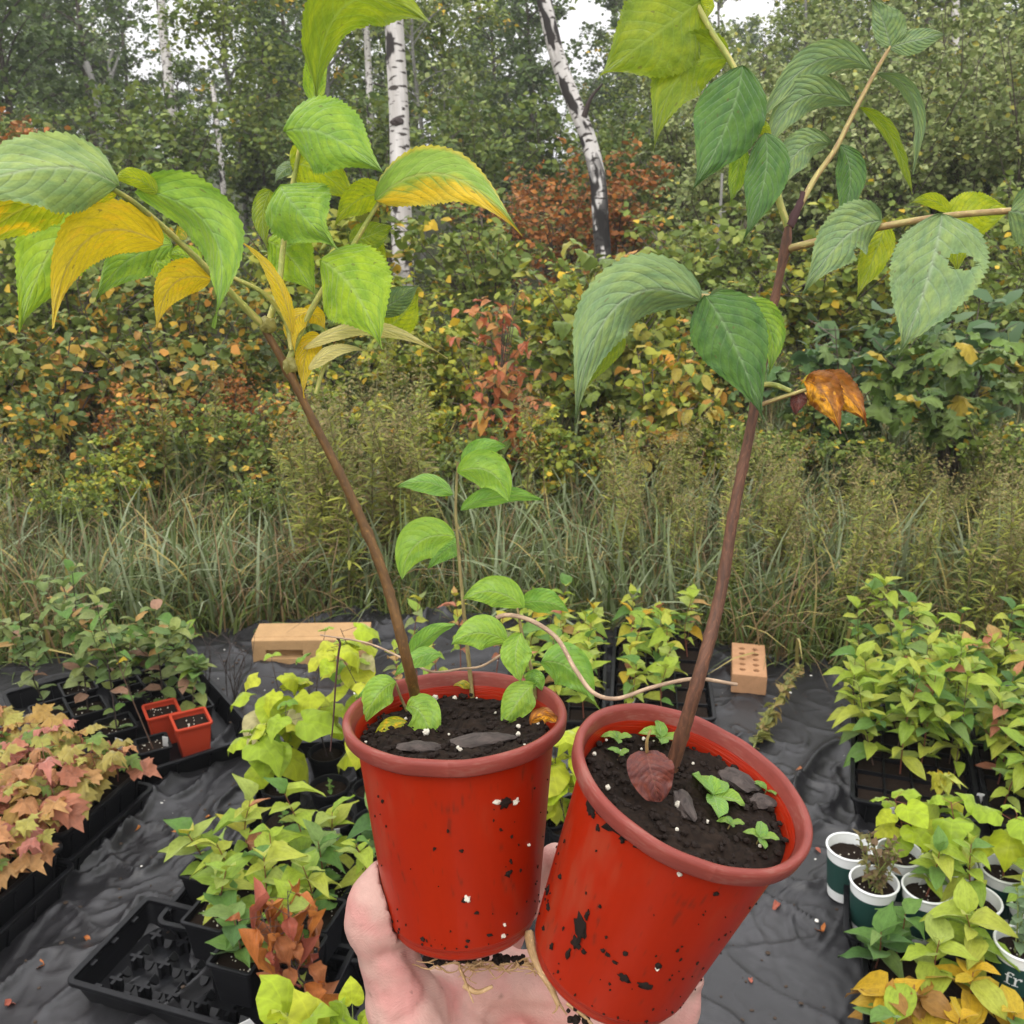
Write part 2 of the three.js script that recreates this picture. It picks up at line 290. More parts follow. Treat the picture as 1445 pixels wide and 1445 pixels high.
function heroPot(P, label, seed, dirt) {
  rnd = mulberry(seed);
  const root = thing('plant_pot', label, 'plant pot', P.base); root.quaternion.copy(P.q);
  // body: outer wall, foot step, inner wall
  const prof = [[0.0005, 0.002], [0.033, 0.002], [0.0345, 0], [0.0368, 0.0005], [0.0375, 0.002], [0.0378, 0.0055], [0.0393, 0.0068], [0.0397, 0.009], [0.0494, POT_H - 0.0082]].map(([x, y]) => new THREE.Vector2(x, y));
  const bg = new THREE.LatheGeometry(prof, 96); bg.computeVertexNormals();
  part('pot_body', bg, potMat, root); part('inner_wall', new THREE.LatheGeometry([[0.0384, 0.01], [0.0478, POT_H - 0.013], [0.0497, POT_H - 0.0068]].map(p => new THREE.Vector2(...p)), 72), potMat, root);
  const rp = [[0.0494, POT_H - 0.0084], [0.0535, POT_H - 0.0088], [0.0551, POT_H - 0.0074], [0.0557, POT_H - 0.0027], [0.0552, POT_H - 0.0008], [0.0538, POT_H], [0.0522, POT_H - 0.0006], [0.0512, POT_H - 0.002], [0.0504, POT_H - 0.006], [0.0498, POT_H - 0.0076], [0.0494, POT_H - 0.0084]].map(([x, y]) => new THREE.Vector2(x, y));
  const rg = new THREE.LatheGeometry(rp, 120), q = rg.attributes.position;
  for (let i = 0; i < q.count; i++) { const x = q.getX(i), y = q.getY(i), z = q.getZ(i), a = Math.atan2(z, x), k = 1 + 0.004 * noise(Math.cos(a) * 2, Math.sin(a) * 2, seed); q.setXYZ(i, x * k, y + 0.0006 * noise(Math.cos(a) * 3 + 5, Math.sin(a) * 3, seed), z * k); }
  rg.computeVertexNormals(); part('rim', rg, rimMat, root);
  const soil = part('soil', soilDisc(0.0478, 0.0036, seed), soilMat, root); soil.position.y = POT_H - 0.0125;
  const cr = [], pl = [];
  for (let i = 0; i < 520; i++) { const r = Math.sqrt(rnd()) * 0.0465, a = rr(0, 6.28), s = rr(0.0004, 0.0019); const g = new THREE.IcosahedronGeometry(s, 0); g.rotateX(rr(0, 3)); g.scale(rr(0.7, 1.5), rr(0.6, 1), rr(0.7, 1.5)); g.translate(r * Math.cos(a), rr(0, 0.002), r * Math.sin(a)); cr.push(g); }
  for (let i = 0; i < 20; i++) { const r = Math.sqrt(rnd()) * 0.0455, a = rr(0, 6.28), s = rr(0.0005, 0.0014) * (rnd() < 0.25 ? 1.3 : 0.75); const g = chunk(s, i * 3.1 + seed); g.translate(r * Math.cos(a), 0.0018, r * Math.sin(a)); pl.push(g); }
  part('soil_crumb', mergeGeometries(cr), crumbMat, soil, true);
  part('perlite_grain', mergeGeometries(pl), perliteMat, soil, true);
  // dirt stuck to the outside: [height, angle deg, size]
  const dg = [], wg = [];
  const stick = (h, ang, w, hh, arr, th = 0.0007) => { const a = ang * Math.PI / 180, R = potRadius(h) + 0.0003; const g = chunk(1, h * 900 + ang, 1), gp = g.attributes.position; for (let i = 0; i < gp.count; i++) { const x = gp.getX(i), y = gp.getY(i), k = 1 + 0.9 * noise(x * 2.3 + ang, y * 2.3 + h * 500, 3) + 0.35 * noise(x * 6, y * 6 + ang, 8); gp.setXY(i, x * k, y * k); } g.scale(w, hh, th); g.rotateZ(rr(-0.5, 0.5)); g.rotateY(Math.PI / 2 - a); g.translate(R * Math.cos(a), h, R * Math.sin(a)); arr.push(g); };
  const front = V().copy(camera.position).sub(P.base).applyQuaternion(P.q.clone().invert()); const fa = Math.atan2(front.z, front.x) * 180 / Math.PI;
  for (const [px, py, w, hh, white] of dirt) { // spot read off the picture and projected onto the pot wall
    const o = camera.position.clone().sub(P.base).applyQuaternion(P.q.clone().invert()), d = ray(px, py).applyQuaternion(P.q.clone().invert());
    let best = null; for (let t = 0.35; t < 0.65; t += 0.0008) { const x = o.x + d.x * t, y = o.y + d.y * t, z = o.z + d.z * t; if (y > 0.004 && y < POT_H - 0.0085 && Math.hypot(x, z) < potRadius(y)) { best = [y, Math.atan2(z, x) * 180 / Math.PI]; break; } }
    if (best) stick(best[0], best[1], w * 0.00023, hh * 0.00023, white ? wg : dg, white ? 0.0012 : 0.0008);
  }
  for (let i = 0; i < 60; i++) { const h = Math.pow(rnd(), 2.2) * 0.085 + 0.009, a = fa + rr(-85, 85), s = rr(0.0002, 0.0006); stick(h, a, s, s * rr(0.7, 2), dg, 0.0003); }
  part('dirt_speck', mergeGeometries(dg), crumbMat, root, true);
  if (wg.length) part('perlite_speck', mergeGeometries(wg), perliteMat, root, true);
  return { root, soil };
}
const HL = heroPot(potL, 'upright red plastic pot of dark soil with a leaning yellowing sapling', 11, [
  [712, 1132, 14, 9], [700, 1131, 8, 5, 1], [727, 1131, 7, 5, 1], [717, 1232, 7, 6], [720, 1215, 3, 6], [721, 1180, 3, 3], [745, 1192, 3, 3, 1], [660, 1268, 6, 7, 1], [655, 1270, 6, 5], [672, 1287, 4, 3], [711, 1304, 3, 3, 1], [710, 1320, 5, 4, 1], [700, 1340, 12, 7], [720, 1332, 7, 4], [651, 1200, 4, 4], [541, 1130, 3, 4], [597, 1325, 5, 4], [660, 1327, 4, 3], [690, 1318, 6, 3], [684, 1345, 14, 4], [735, 1325, 6, 4]]);
const HR = heroPot(potR, 'tilted red plastic pot smeared with soil holding a straight green sapling', 23, [
  [845, 1124, 30, 18], [834, 1138, 14, 14], [874, 1156, 30, 16], [892, 1172, 20, 16], [908, 1184, 14, 9], [858, 1138, 16, 10], [850, 1145, 9, 7], [928, 1192, 9, 5], [955, 1207, 8, 4], [845, 1168, 5, 6], [880, 1185, 4, 5], [838, 1150, 5, 6], [820, 1310, 14, 24], [814, 1330, 12, 12], [803, 1345, 5, 12], [825, 1342, 5, 5], [791, 1237, 5, 5], [774, 1256, 6, 9], [775, 1280, 8, 5], [880, 1378, 12, 8], [911, 1391, 14, 7], [929, 1362, 6, 6], [927, 1366, 4, 3, 1], [959, 1232, 4, 4, 1], [1010, 1260, 5, 4], [990, 1212, 6, 4], [1050, 1226, 18, 5], [858, 1346, 5, 4], [883, 1344, 5, 5], [848, 1278, 3, 3], [780, 1335, 4, 7], [768, 1310, 3, 4], [900, 1190, 4, 4], [830, 1290, 4, 12], [868, 1356, 5, 3], [852, 1340, 4, 4]]);
// things lying on the potting soil
const soilPt = (P, px, py, lift = 0) => onPlane(px, py, P.soilP, P.axis).addScaledVector(P.axis, lift);
{
  const bark = (P, px, py, sx, sy, sz, turn, label) => { const root = thing('bark_chip', label, 'bark chip', soilPt(P, px, py, 0.0015)); root.quaternion.copy(P.q); const g = chunk(1, px, 0.9); g.scale(sx, sy, sz); g.rotateY(turn); part('bark', g, barkMat, root); };
  bark(potL, 680, 1048, 0.0165, 0.0032, 0.0062, 0.25, 'long dark ridged bark chip on soil of the upright red pot');
  bark(potL, 590, 1058, 0.011, 0.0025, 0.0048, -0.2, 'flat dark bark chip under the yellowed leaf in the upright red pot');
  bark(potL, 772, 1000, 0.005, 0.006, 0.006, 0.9, 'grey-brown bark chip against back rim of the upright red pot');
  bark(potR, 1040, 1105, 0.0105, 0.0035, 0.0075, -0.6, 'broad dark bark chip on soil of the tilted red pot');
  bark(potR, 965, 1140, 0.0045, 0.0035, 0.010, 0.2, 'narrow grey bark chip beside the dead leaf in the tilted red pot');
  bark(potR, 1075, 1135, 0.008, 0.003, 0.005, 0.4, 'small dark bark chip near low rim of the tilted red pot');
}
// ------------------------------------------------------------------ hero leaf materials
const HM = {
  green: heroMat('green', [0.21, 0.39, 0.045], [0.3, 0.47, 0.13], { seed: 2, tr: 0.4 }),
  fresh: heroMat('fresh', [0.27, 0.46, 0.03], [0.42, 0.58, 0.12], { seed: 4, tr: 0.45 }),
  grey: heroMat('grey', [0.175, 0.29, 0.115], [0.33, 0.43, 0.24], { seed: 6, tr: 0.3, rough: 0.4, bump: 0.0015, coat: 0.5 }),
  pale: heroMat('pale', [0.24, 0.38, 0.13], [0.4, 0.5, 0.26], { seed: 7, tr: 0.35, rough: 0.4, bump: 0.001, coat: 0.6 }),
  dark: heroMat('dark', [0.07, 0.17, 0.035], [0.2, 0.32, 0.12], { seed: 8, tr: 0.3, rough: 0.45, bump: 0.0015 }),
  lime: heroMat('lime', [0.38, 0.5, 0.02], [0.45, 0.58, 0.09], { seed: 10, tr: 0.55 }),
  olive: heroMat('olive', [0.235, 0.35, 0.02], [0.34, 0.46, 0.06], { seed: 12, tr: 0.55 }),
  yellow: heroMat('yellow', [0.82, 0.6, 0.02], [0.68, 0.5, 0.1], { seed: 14, tr: 0.45, warm: 0, patch: (u, v, n) => smooth(0.05, 0.35, n) * 0.5, patchColor: [0.8, 0.45, 0.02] }),
  limeYellow: heroMat('limeYellow', [0.42, 0.5, 0.02], [0.55, 0.55, 0.06], { seed: 16, tr: 0.5, patch: (u, v, n) => smooth(-0.05, 0.25, n), patchColor: [0.62, 0.5, 0.02] }),
  turning: heroMat('turning', [0.28, 0.45, 0.07], [0.5, 0.58, 0.14], { seed: 18, tr: 0.42, warm: 0.3, patch: (u, v, n, f) => smooth(-0.25, 0.35, v * 1.0 + u * 0.5 - 0.35 + n * 0.5 - f.side * 0.25), patchColor: [0.75, 0.54, 0.035], patch2: (u, v) => smooth(0.78, 0.98, Math.abs(v)) * 0.8, patchColor2: [0.62, 0.52, 0.06] }),
  paleYellow: heroMat('paleYellow', [0.78, 0.68, 0.24], [0.75, 0.68, 0.3], { seed: 20, warm: 0, tr: 0.4 }),
  dead: heroMat('dead', [0.36, 0.15, 0.03], [0.3, 0.12, 0.03], { seed: 22, tr: 0.25, bump: 0.0005, patch: (u, v, n) => smooth(-0.3, 0.3, n + v * 0.6), patchColor: [0.6, 0.31, 0.02], patch2: (u, v, n) => smooth(0.55, 0.95, Math.abs(v) + n * 0.6), patchColor2: [0.2, 0.08, 0.02] }),
  maroon: heroMat('maroon', [0.11, 0.035, 0.03], [0.2, 0.07, 0.05], { seed: 24, tr: 0.1, rough: 0.35, bump: 0.0008 }),
};
const woodTex = (a, b, seed) => pixTex(128, 256, (u, v) => { const n = tileNoise(u, v, 10, seed, 4), f = tileNoise(u, v, 46, seed + 2, 3); const k = (1 + n * 0.4 + f * 0.4) * (f > 0.36 ? 1.7 : 1); return mix3(a, b, smooth(-0.3, 0.4, n)).map(x => x * k); });
function rep(t, x, y) { t.repeat.set(x, y); return t; }
const stemMat = std({ map: rep(woodTex([0.105, 0.05, 0.011], [0.145, 0.07, 0.016], 3), 40, 12), roughness: 0.6 });
const stemMatR = std({ map: rep(woodTex([0.085, 0.034, 0.016], [0.125, 0.05, 0.024], 5), 40, 12), roughness: 0.65 });
const stemGreen = std({ map: rep(woodTex([0.2, 0.2, 0.04], [0.26, 0.2, 0.06], 7), 40, 12), roughness: 0.55 });
const stalkMat = std({ map: rep(woodTex([0.3, 0.34, 0.07], [0.42, 0.36, 0.1], 9), 40, 12), roughness: 0.55 });
const stalkRed = std({ map: rep(woodTex([0.32, 0.2, 0.08], [0.36, 0.3, 0.1], 11), 40, 12), roughness: 0.55 });
const px3 = (a, d) => a.map(p => at(p[0], p[1], p[2] ?? d));
let leafSeed = 1;
function heroLeaf(name, root, parent, mat, b, m, t, hwpx, roll, o = {}) {
  const B = at(...b), M = at(...m), T = at(...t), hw = hwpx * (b[2] + t[2]) / 2 / FPX;
  const g = bladeGeo(bezSpine(B, M, T, roll, o.twist ?? 12), hw, { nu: 80, nv: 14, teeth: Math.round((o.teeth ?? 15) * 1.7), amp: (o.amp ?? 0.16) * 0.62, fold: o.fold ?? -0.25, cup: o.cup ?? 0.1, wave: o.wave ?? 0.22, quilt: (o.quilt ?? 0.05) * 0.6, ruffle: o.ruffle ?? 0.1, prof: o.prof || profOvate, seed: leafSeed++, hole: o.hole, asym: o.asym });
  return wpart(name, g, mat, root, parent);
}
const nodes = (t, s) => { let a = 0; for (let i = 0; i < 9; i++) { const c = 0.08 + i * 0.1 + 0.05 * noise(i * 3.7, s); a += 0.00042 * Math.exp(-Math.pow((t - c) / 0.006, 2)); } return a + 0.00022 * noise(t * 60, s); };
// ---- left sapling
{
  const base = soilPt(potL, 592, 1003, -0.004);
  const root = thing('sapling', 'leaning brown-stemmed sapling with green and yellow leaves in the upright red pot', 'sapling', base);
  const sp = [base, ...px3([[575, 935, 0.497], [541, 810, 0.49], [495, 700, 0.485], [440, 590, 0.478], [405, 520, 0.473], [372, 462, 0.468]])];
  const sg = tube(sp, t => lerp(0.0031, 0.0017, t) * (1 + 0.05 * noise(t * 20, 1)) + 0.0005 * Math.exp(-Math.pow((t - 0.52) / 0.012, 2)) + 0.0009 * Math.exp(-Math.pow((t - 0.9) / 0.02, 2)) + nodes(t, 3), 0, 14, 150);
  wpart('stem', sg, stemMat, root);
  // buds where the leaf stalks leave
  for (const [px, py, d] of [[378, 458, 0.467], [408, 517, 0.472]]) { const g = chunk(0.0035, px, 1.2); const p = at(px, py, d); g.translate(p.x, p.y, p.z); wpart('bud', g, stemGreen, root); }
  const A = wpart('leaf_stalk', tube(px3([[374, 462, 0.468], [330, 418, 0.455], [285, 372, 0.44], [232, 322, 0.425], [188, 285, 0.41], [158, 266, 0.4]]), 0.0019, 0.0011, 8, 30), stalkMat, root);
  const LA = (...a) => heroLeaf('leaflet', root, A, ...a);
  LA(HM.pale, [166, 262, 0.4], [70, 195, 0.37], [-120, 300, 0.33], 60, 22, { cup: -0.1 });
  LA(HM.limeYellow, [118, 284, 0.4], [40, 262, 0.385], [-70, 375, 0.36], 44, -30);
  LA(HM.limeYellow, [166, 272, 0.405], [130, 262, 0.402], [82, 305, 0.4], 17, -25);
  LA(HM.fresh, [134, 296, 0.425], [60, 330, 0.42], [28, 470, 0.415], 54, 10);
  LA(HM.yellow, [230, 345, 0.425], [98, 268, 0.405], [74, 464, 0.395], 41, -24, { fold: -0.35 });
  LA(HM.green, [243, 345, 0.45], [168, 352, 0.45], [133, 430, 0.448], 31, 15);
  LA(HM.green, [196, 268, 0.408], [352, 292, 0.388], [301, 463, 0.385], 45, 24, { fold: -0.45, wave: 0.3 });
  LA(HM.lime, [222, 272, 0.404], [185, 238, 0.402], [158, 256, 0.4], 16, -30);
  LA(HM.fresh, [210, 350, 0.45], [228, 370, 0.452], [228, 408, 0.45], 21, 20);
  LA(HM.fresh, [283, 372, 0.462], [255, 352, 0.46], [230, 362, 0.458], 17, 10);
  LA(HM.yellow, [298, 394, 0.445], [230, 372, 0.44], [221, 467, 0.438], 27, -15);
  LA(HM.fresh, [285, 378, 0.45], [262, 390, 0.455], [276, 402, 0.455], 13, 10);
  LA(HM.limeYellow, [262, 338, 0.43], [252, 326, 0.43], [250, 318, 0.428], 7, 10);
  const B = wpart('leaf_stalk', tube(px3([[412, 494, 0.471], [404, 455, 0.47], [372, 414, 0.465], [330, 392, 0.46]]), 0.0015, 0.0009, 7, 20), stalkMat, root);
  heroLeaf('leaflet', root, B, HM.yellow, [413, 470, 0.468], [398, 370, 0.46], [330, 334, 0.45], 15, 48, { twist: 40 });
  heroLeaf('leaflet', root, B, HM.yellow, [437, 440, 0.472], [395, 445, 0.47], [421, 508, 0.468], 17, 30, { fold: -0.5 });
  heroLeaf('leaflet', root, B, HM.yellow, [428, 446, 0.476], [448, 436, 0.478], [460, 468, 0.478], 14, 10);
  // upright compound leaf
  const D = wpart('leaf_stalk', tube(px3([[378, 458, 0.467], [392, 410, 0.474], [402, 330, 0.478], [415, 250, 0.475], [428, 190, 0.468], [447, 138, 0.46]]), 0.0017, 0.001, 8, 30), stalkMat, root);
  const LD = (...a) => heroLeaf('leaflet', root, D, ...a);
  LD(HM.olive, [445, 147, 0.46], [452, -75, 0.44], [606, 32, 0.425], 50, 34, { fold: -0.3, twist: -20, prof: t => profOvate(Math.pow(t, 1.7)) * smooth(0, 0.25, t + 0.04) });
  LD(HM.fresh, [444, 142, 0.462], [440, 90, 0.465], [470, 48, 0.465], 18, 20);
  LD(HM.green, [402, 186, 0.45], [455, 165, 0.436], [544, 247, 0.428], 55, -10, { cup: -0.25, fold: -0.2 });
  LD(HM.lime, [410, 232, 0.472], [445, 225, 0.474], [508, 290, 0.474], 37, 10);
  LD(HM.green, [396, 262, 0.462], [405, 285, 0.452], [477, 352, 0.445], 52, 6, { cup: -0.2 });
  LD(HM.olive, [382, 268, 0.485], [362, 300, 0.487], [376, 350, 0.487], 18, 20);
  LD(HM.grey, [415, 236, 0.48], [398, 232, 0.48], [386, 262, 0.48], 10, 20);
  LD(HM.fresh, [378, 340, 0.484], [410, 350, 0.482], [446, 418, 0.478], 40, 8);
  // right-hand compound leaf
  const E_ = wpart('leaf_stalk', tube(px3([[405, 515, 0.473], [424, 468, 0.474], [455, 410, 0.47], [478, 378, 0.466], [508, 330, 0.462], [540, 276, 0.457]]), 0.0016, 0.001, 8, 30), stalkMat, root);
  const LE = (...a) => heroLeaf('leaflet', root, E_, ...a);
  LE(HM.fresh, [452, 368, 0.456], [500, 385, 0.44], [541, 494, 0.434], 60, 4, { cup: -0.25 });
  LE(HM.lime, [542, 276, 0.458], [500, 268, 0.458], [470, 322, 0.46], 24, -18);
  LE(HM.olive, [493, 342, 0.47], [530, 330, 0.472], [556, 318, 0.474], 22, -20);
  LE(HM.lime, [508, 345, 0.476], [530, 335, 0.477], [548, 376, 0.478], 16, 10);
  LE(HM.turning, [530, 282, 0.456], [625, 186, 0.432], [737, 333, 0.418], 41, -16, { fold: -0.35 });
  LE(HM.grey, [534, 442, 0.476], [566, 420, 0.475], [592, 402, 0.474], 20, 14);
  LE(HM.lime, [540, 468, 0.48], [575, 445, 0.48], [590, 412, 0.48], 26, 6);
  LE(HM.paleYellow, [428, 492, 0.474], [520, 425, 0.466], [632, 506, 0.462], 14, -48, { twist: 30 });
  LE(HM.yellow, [452, 474, 0.477], [420, 490, 0.476], [430, 562, 0.472], 19, 26);
  LE(HM.paleYellow, [436, 522, 0.47], [470, 478, 0.468], [522, 497, 0.466], 12, -40);
  wpart('leaf_stalk', tube(px3([[446, 556, 0.474], [455, 525, 0.474], [476, 484, 0.474]]), 0.0011, 0.0008, 6, 10), stalkMat, root);
}
// ---- right sapling
{
  const base = soilPt(potR, 950, 1082, -0.004);
  const root = thing('sapling', 'straight red-brown-stemmed sapling with dull green leaves in the tilted red pot', 'sapling', base);
  const sp = [base, ...px3([[985, 960, 0.46], [1015, 845, 0.464], [1036, 720, 0.466], [1062, 590, 0.467], [1090, 440, 0.467], [1108, 350, 0.466], [1113, 318, 0.466]])];
  wpart('stem', tube(sp, t => lerp(0.0034, 0.0017, t) * (1 + 0.05 * noise(t * 26, 4)) + 0.0006 * Math.exp(-Math.pow((t - 0.78) / 0.015, 2)) + 0.0007 * Math.exp(-Math.pow((t - 0.96) / 0.03, 2)) + nodes(t, 8), 0, 14, 170), stemMatR, root);
  wpart('bud', tube(px3([[1113, 320, 0.466], [1124, 298, 0.466], [1130, 284, 0.466], [1133, 271, 0.466]]), t => [0.0024, 0.0022, 0.0018, 0.0012][Math.min(3, Math.floor(t * 4))], 0, 8, 10), std({ color: C(0.07, 0.03, 0.03), roughness: 0.8 }), root);
  const R1 = wpart('leaf_stalk', tube(px3([[1126, 296, 0.466], [1150, 252, 0.468], [1178, 212, 0.47], [1202, 165, 0.472], [1228, 115, 0.474], [1256, 66, 0.474]]), 0.0015, 0.0009, 8, 30), stalkRed, root);
  const L1 = (...a) => heroLeaf('leaflet', root, R1, ...a);
  const nar = { prof: profLance, teeth: 10, amp: 0.06 };
  L1(HM.grey, [1230, 98, 0.474], [1150, 42, 0.466], [1074, 168, 0.455], 25, -18, nar);
  L1(HM.grey, [1202, 148, 0.472], [1120, 98, 0.464], [1085, 208, 0.456], 27, -16, nar);
  L1(HM.grey, [1172, 203, 0.47], [1118, 190, 0.466], [1100, 270, 0.462], 25, -10, nar);
  L1(HM.olive, [1212, 152, 0.472], [1268, 180, 0.468], [1287, 274, 0.466], 16, 52, nar);
  L1(HM.grey, [1236, 104, 0.474], [1318, 112, 0.472], [1288, 246, 0.474], 17, 50, nar);
  L1(HM.dark, [1186, 204, 0.47], [1214, 240, 0.466], [1187, 314, 0.462], 21, 8, nar);
  L1(HM.grey, [1257, 68, 0.474], [1250, 30, 0.472], [1228, -4, 0.47], 25, 24, { fold: 0.4 });
  L1(HM.grey, [1254, 68, 0.474], [1290, 55, 0.468], [1333, 48, 0.462], 18, -26, nar);
  const R2 = wpart('leaf_stalk', tube(px3([[1112, 320, 0.466], [1100, 285, 0.466], [1085, 215, 0.46], [1060, 145, 0.455], [1030, 85, 0.455], [1000, 38, 0.454], [972, -18, 0.452]]), 0.0018, 0.0013, 8, 30), stalkMat, root);
  const L2 = (...a) => heroLeaf('leaflet', root, R2, ...a);
  L2(HM.olive, [988, 2, 0.452], [925, 45, 0.446], [845, 109, 0.44], 66, 4, { teeth: 18 });
  L2(HM.olive, [1028, 84, 0.46], [945, 65, 0.456], [922, 214, 0.45], 42, -8);
  L2(HM.dark, [1048, 92, 0.442], [1040, 170, 0.435], [976, 270, 0.43], 50, -4, { teeth: 11, amp: 0.06, cup: -0.2, quilt: 0.09 });
  L2(HM.dark, [1080, 188, 0.437], [1092, 250, 0.43], [1049, 338, 0.426], 31, 6, { teeth: 9, amp: 0.06, cup: -0.2 });
  L2(HM.fresh, [1046, 205, 0.472], [1042, 250, 0.472], [1030, 290, 0.47], 14, 10);
  L2(HM.lime, [1064, 180, 0.446], [1076, 172, 0.446], [1092, 200, 0.446], 10, 0);
  L2(HM.lime, [985, 6, 0.455], [1000, 5, 0.455], [996, 32, 0.455], 14, 10);
  const R3 = wpart('leaf_stalk', tube(px3([[1109, 352, 0.466], [1165, 338, 0.458], [1245, 320, 0.442], [1335, 305, 0.43], [1430, 297, 0.415]]), 0.0018, 0.0013, 8, 24), stalkRed, root);
  const L3 = (...a) => heroLeaf('leaflet', root, R3, ...a);
  L3(HM.grey, [1243, 312, 0.44], [1192, 310, 0.436], [1129, 422, 0.428], 39, -6, { hole: [[0.45, -0.95, 0.06, 0.4]] });
  L3(HM.lime, [1250, 318, 0.452], [1235, 360, 0.452], [1207, 424, 0.45], 22, 8);
  L3(HM.grey, [1330, 300, 0.422], [1318, 390, 0.412], [1268, 502, 0.408], 64, 2, { asym: -0.25, quilt: 0.09, hole: [[0.34, -0.5, 0.06, 0.28]], teeth: 16 });
  L3(HM.lime, [1332, 312, 0.436], [1380, 300, 0.43], [1432, 296, 0.425], 34, -8);
  L3(HM.lime, [1345, 312, 0.44], [1352, 340, 0.44], [1350, 385, 0.438], 26, 10);
  L3(HM.lime, [1340, 298, 0.424], [1312, 272, 0.424], [1284, 287, 0.424], 12, -30);
  L3(HM.grey, [1425, 298, 0.415], [1470, 300, 0.405], [1530, 350, 0.4], 44, 10);
  const R4 = wpart('leaf_stalk', tube(px3([[1093, 432, 0.467], [1062, 423, 0.458], [1030, 420, 0.45], [975, 417, 0.44]]), 0.0015, 0.001, 8, 20), stalkRed, root);
  const L4 = (...a) => heroLeaf('leaflet', root, R4, ...a);
  L4(HM.grey, [988, 424, 0.438], [835, 352, 0.418], [811, 606, 0.412], 48, -12, { fold: -0.4, quilt: 0.09, cup: -0.15 });
  L4(HM.dark, [996, 418, 0.436], [1038, 470, 0.424], [1077, 594, 0.418], 52, 4, { quilt: 0.1, teeth: 12, amp: 0.08 });
  L4(HM.grey, [1003, 415, 0.446], [935, 400, 0.44], [862, 414, 0.436], 13, 56);
  L4(HM.green, [1052, 426, 0.455], [1108, 458, 0.452], [1084, 530, 0.45], 23, 14);
  L4(HM.grey, [1000, 418, 0.44], [1030, 408, 0.442], [1056, 424, 0.444], 9, 40);
  L4(HM.olive, [880, 470, 0.44], [850, 490, 0.44], [818, 560, 0.438], 20, 10);
  const R5 = wpart('leaf_stalk', tube(px3([[1066, 574, 0.467], [1100, 562, 0.464], [1150, 546, 0.458]]), 0.0011, 0.0008, 7, 14), stalkRed, root);
  wpart('leaf_stalk', tube(px3([[1070, 543, 0.466], [1092, 543, 0.464], [1116, 552, 0.462]]), 0.0014, 0.0011, 7, 10), stalkMat, root);
  heroLeaf('dead_leaflet', root, R5, HM.dead, [1138, 538, 0.459], [1170, 545, 0.452], [1186, 612, 0.448], 27, 10, { wave: 0.5, ruffle: 0.35 });
  heroLeaf('dead_leaflet', root, R5, HM.dead, [1146, 542, 0.457], [1200, 540, 0.452], [1223, 602, 0.45], 26, -20, { wave: 0.5, ruffle: 0.35 });
  heroLeaf('dead_leaflet', root, R5, HM.maroon, [1133, 552, 0.462], [1122, 565, 0.462], [1124, 590, 0.462], 12, 10, { wave: 0.6 });
  heroLeaf('dead_leaflet', root, R5, HM.yellow, [1160, 545, 0.459], [1142, 528, 0.459], [1130, 542, 0.459], 9, 10, { wave: 0.6 });
}
// ---- small seedlings in the upright pot
const SM = {
  a: heroMat('seedA', [0.2, 0.42, 0.06], [0.36, 0.56, 0.15], { seed: 31, n: 6, mottle: 0.7, tr: 0.4, rough: 0.32, bump: 0.0007, coat: 0.5 }),
  b: heroMat('seedB', [0.27, 0.49, 0.06], [0.42, 0.6, 0.16], { seed: 33, n: 6, mottle: 0.7, tr: 0.45, rough: 0.32, bump: 0.0007, coat: 0.5 }),
};
SM.y = HM.limeYellow;
const seedStem = std({ map: rep(woodTex([0.2, 0.14, 0.05], [0.24, 0.2, 0.07], 13), 40, 12), roughness: 0.6 });
function seedling(P, label, stem, leaves, r0 = 0.0013) {
  const base = soilPt(P, stem[0][0], stem[0][1], -0.003);
  const d0 = base.clone().sub(camera.position).dot(ray(722.5, 722.5));
  const root = thing('seedling', label, 'seedling', base);
  wpart('stem', tube([base, ...stem.slice(1).map(p => at(p[0], p[1], d0 + (p[2] || 0)))], r0, r0 * 0.55, 7, 24), seedStem, root);
  for (const [m, b, c, t, hw, roll, dd] of leaves) {
    const d = d0 + (dd || 0);
    heroLeaf('leaf', root, root, m, [b[0], b[1], d], [c[0], c[1], d - 0.008], [t[0], t[1], d - 0.004], hw, roll, { prof: t => profLance(Math.pow(t, 0.9)) * 1.12, teeth: 0, amp: 0, quilt: 0.04, fold: -0.42, ruffle: 0.1, wave: 0.32, cup: 0.15 });
  }
}
seedling(potL, 'tall thin seedling with paired oval leaves in middle of the upright red pot', [[667, 985], [656, 880], [648, 790], [643, 720], [646, 652]], [
  [SM.a, [652, 662], [675, 625], [714, 630], 16, -8], [SM.b, [646, 666], [700, 645], [718, 706], 25, 5, -0.012], [SM.a, [640, 698], [605, 668], [561, 687], 15, 25], [SM.a, [650, 720], [700, 688], [767, 706], 14, 28],
  [SM.b, [642, 757], [575, 745], [567, 818], 27, -10, -0.01], [SM.a, [650, 768], [632, 765], [604, 803], 14, 10, 0.01], [SM.b, [738, 858], [700, 818], [653, 846], 21, -12, -0.012], [SM.a, [735, 852], [770, 842], [802, 862], 17, 20], [SM.b, [715, 906], [675, 878], [637, 910], 22, -10, -0.018], [SM.y, [664, 972], [655, 958], [640, 968], 6, 30]]);
seedling(potL, 'short seedling with drooping oval leaves beside brown bark in the upright red pot', [[757, 1002], [752, 955], [738, 900], [730, 858]], [
  [SM.b, [735, 894], [720, 925], [735, 962], 20, 5, -0.012], [SM.b, [752, 966], [730, 985], [706, 1032], 21, -5, -0.012], [SM.a, [764, 935], [805, 925], [838, 988], 28, 8, 0.02], [SM.a, [742, 962], [760, 950], [764, 975], 12, 10]], 0.0012);
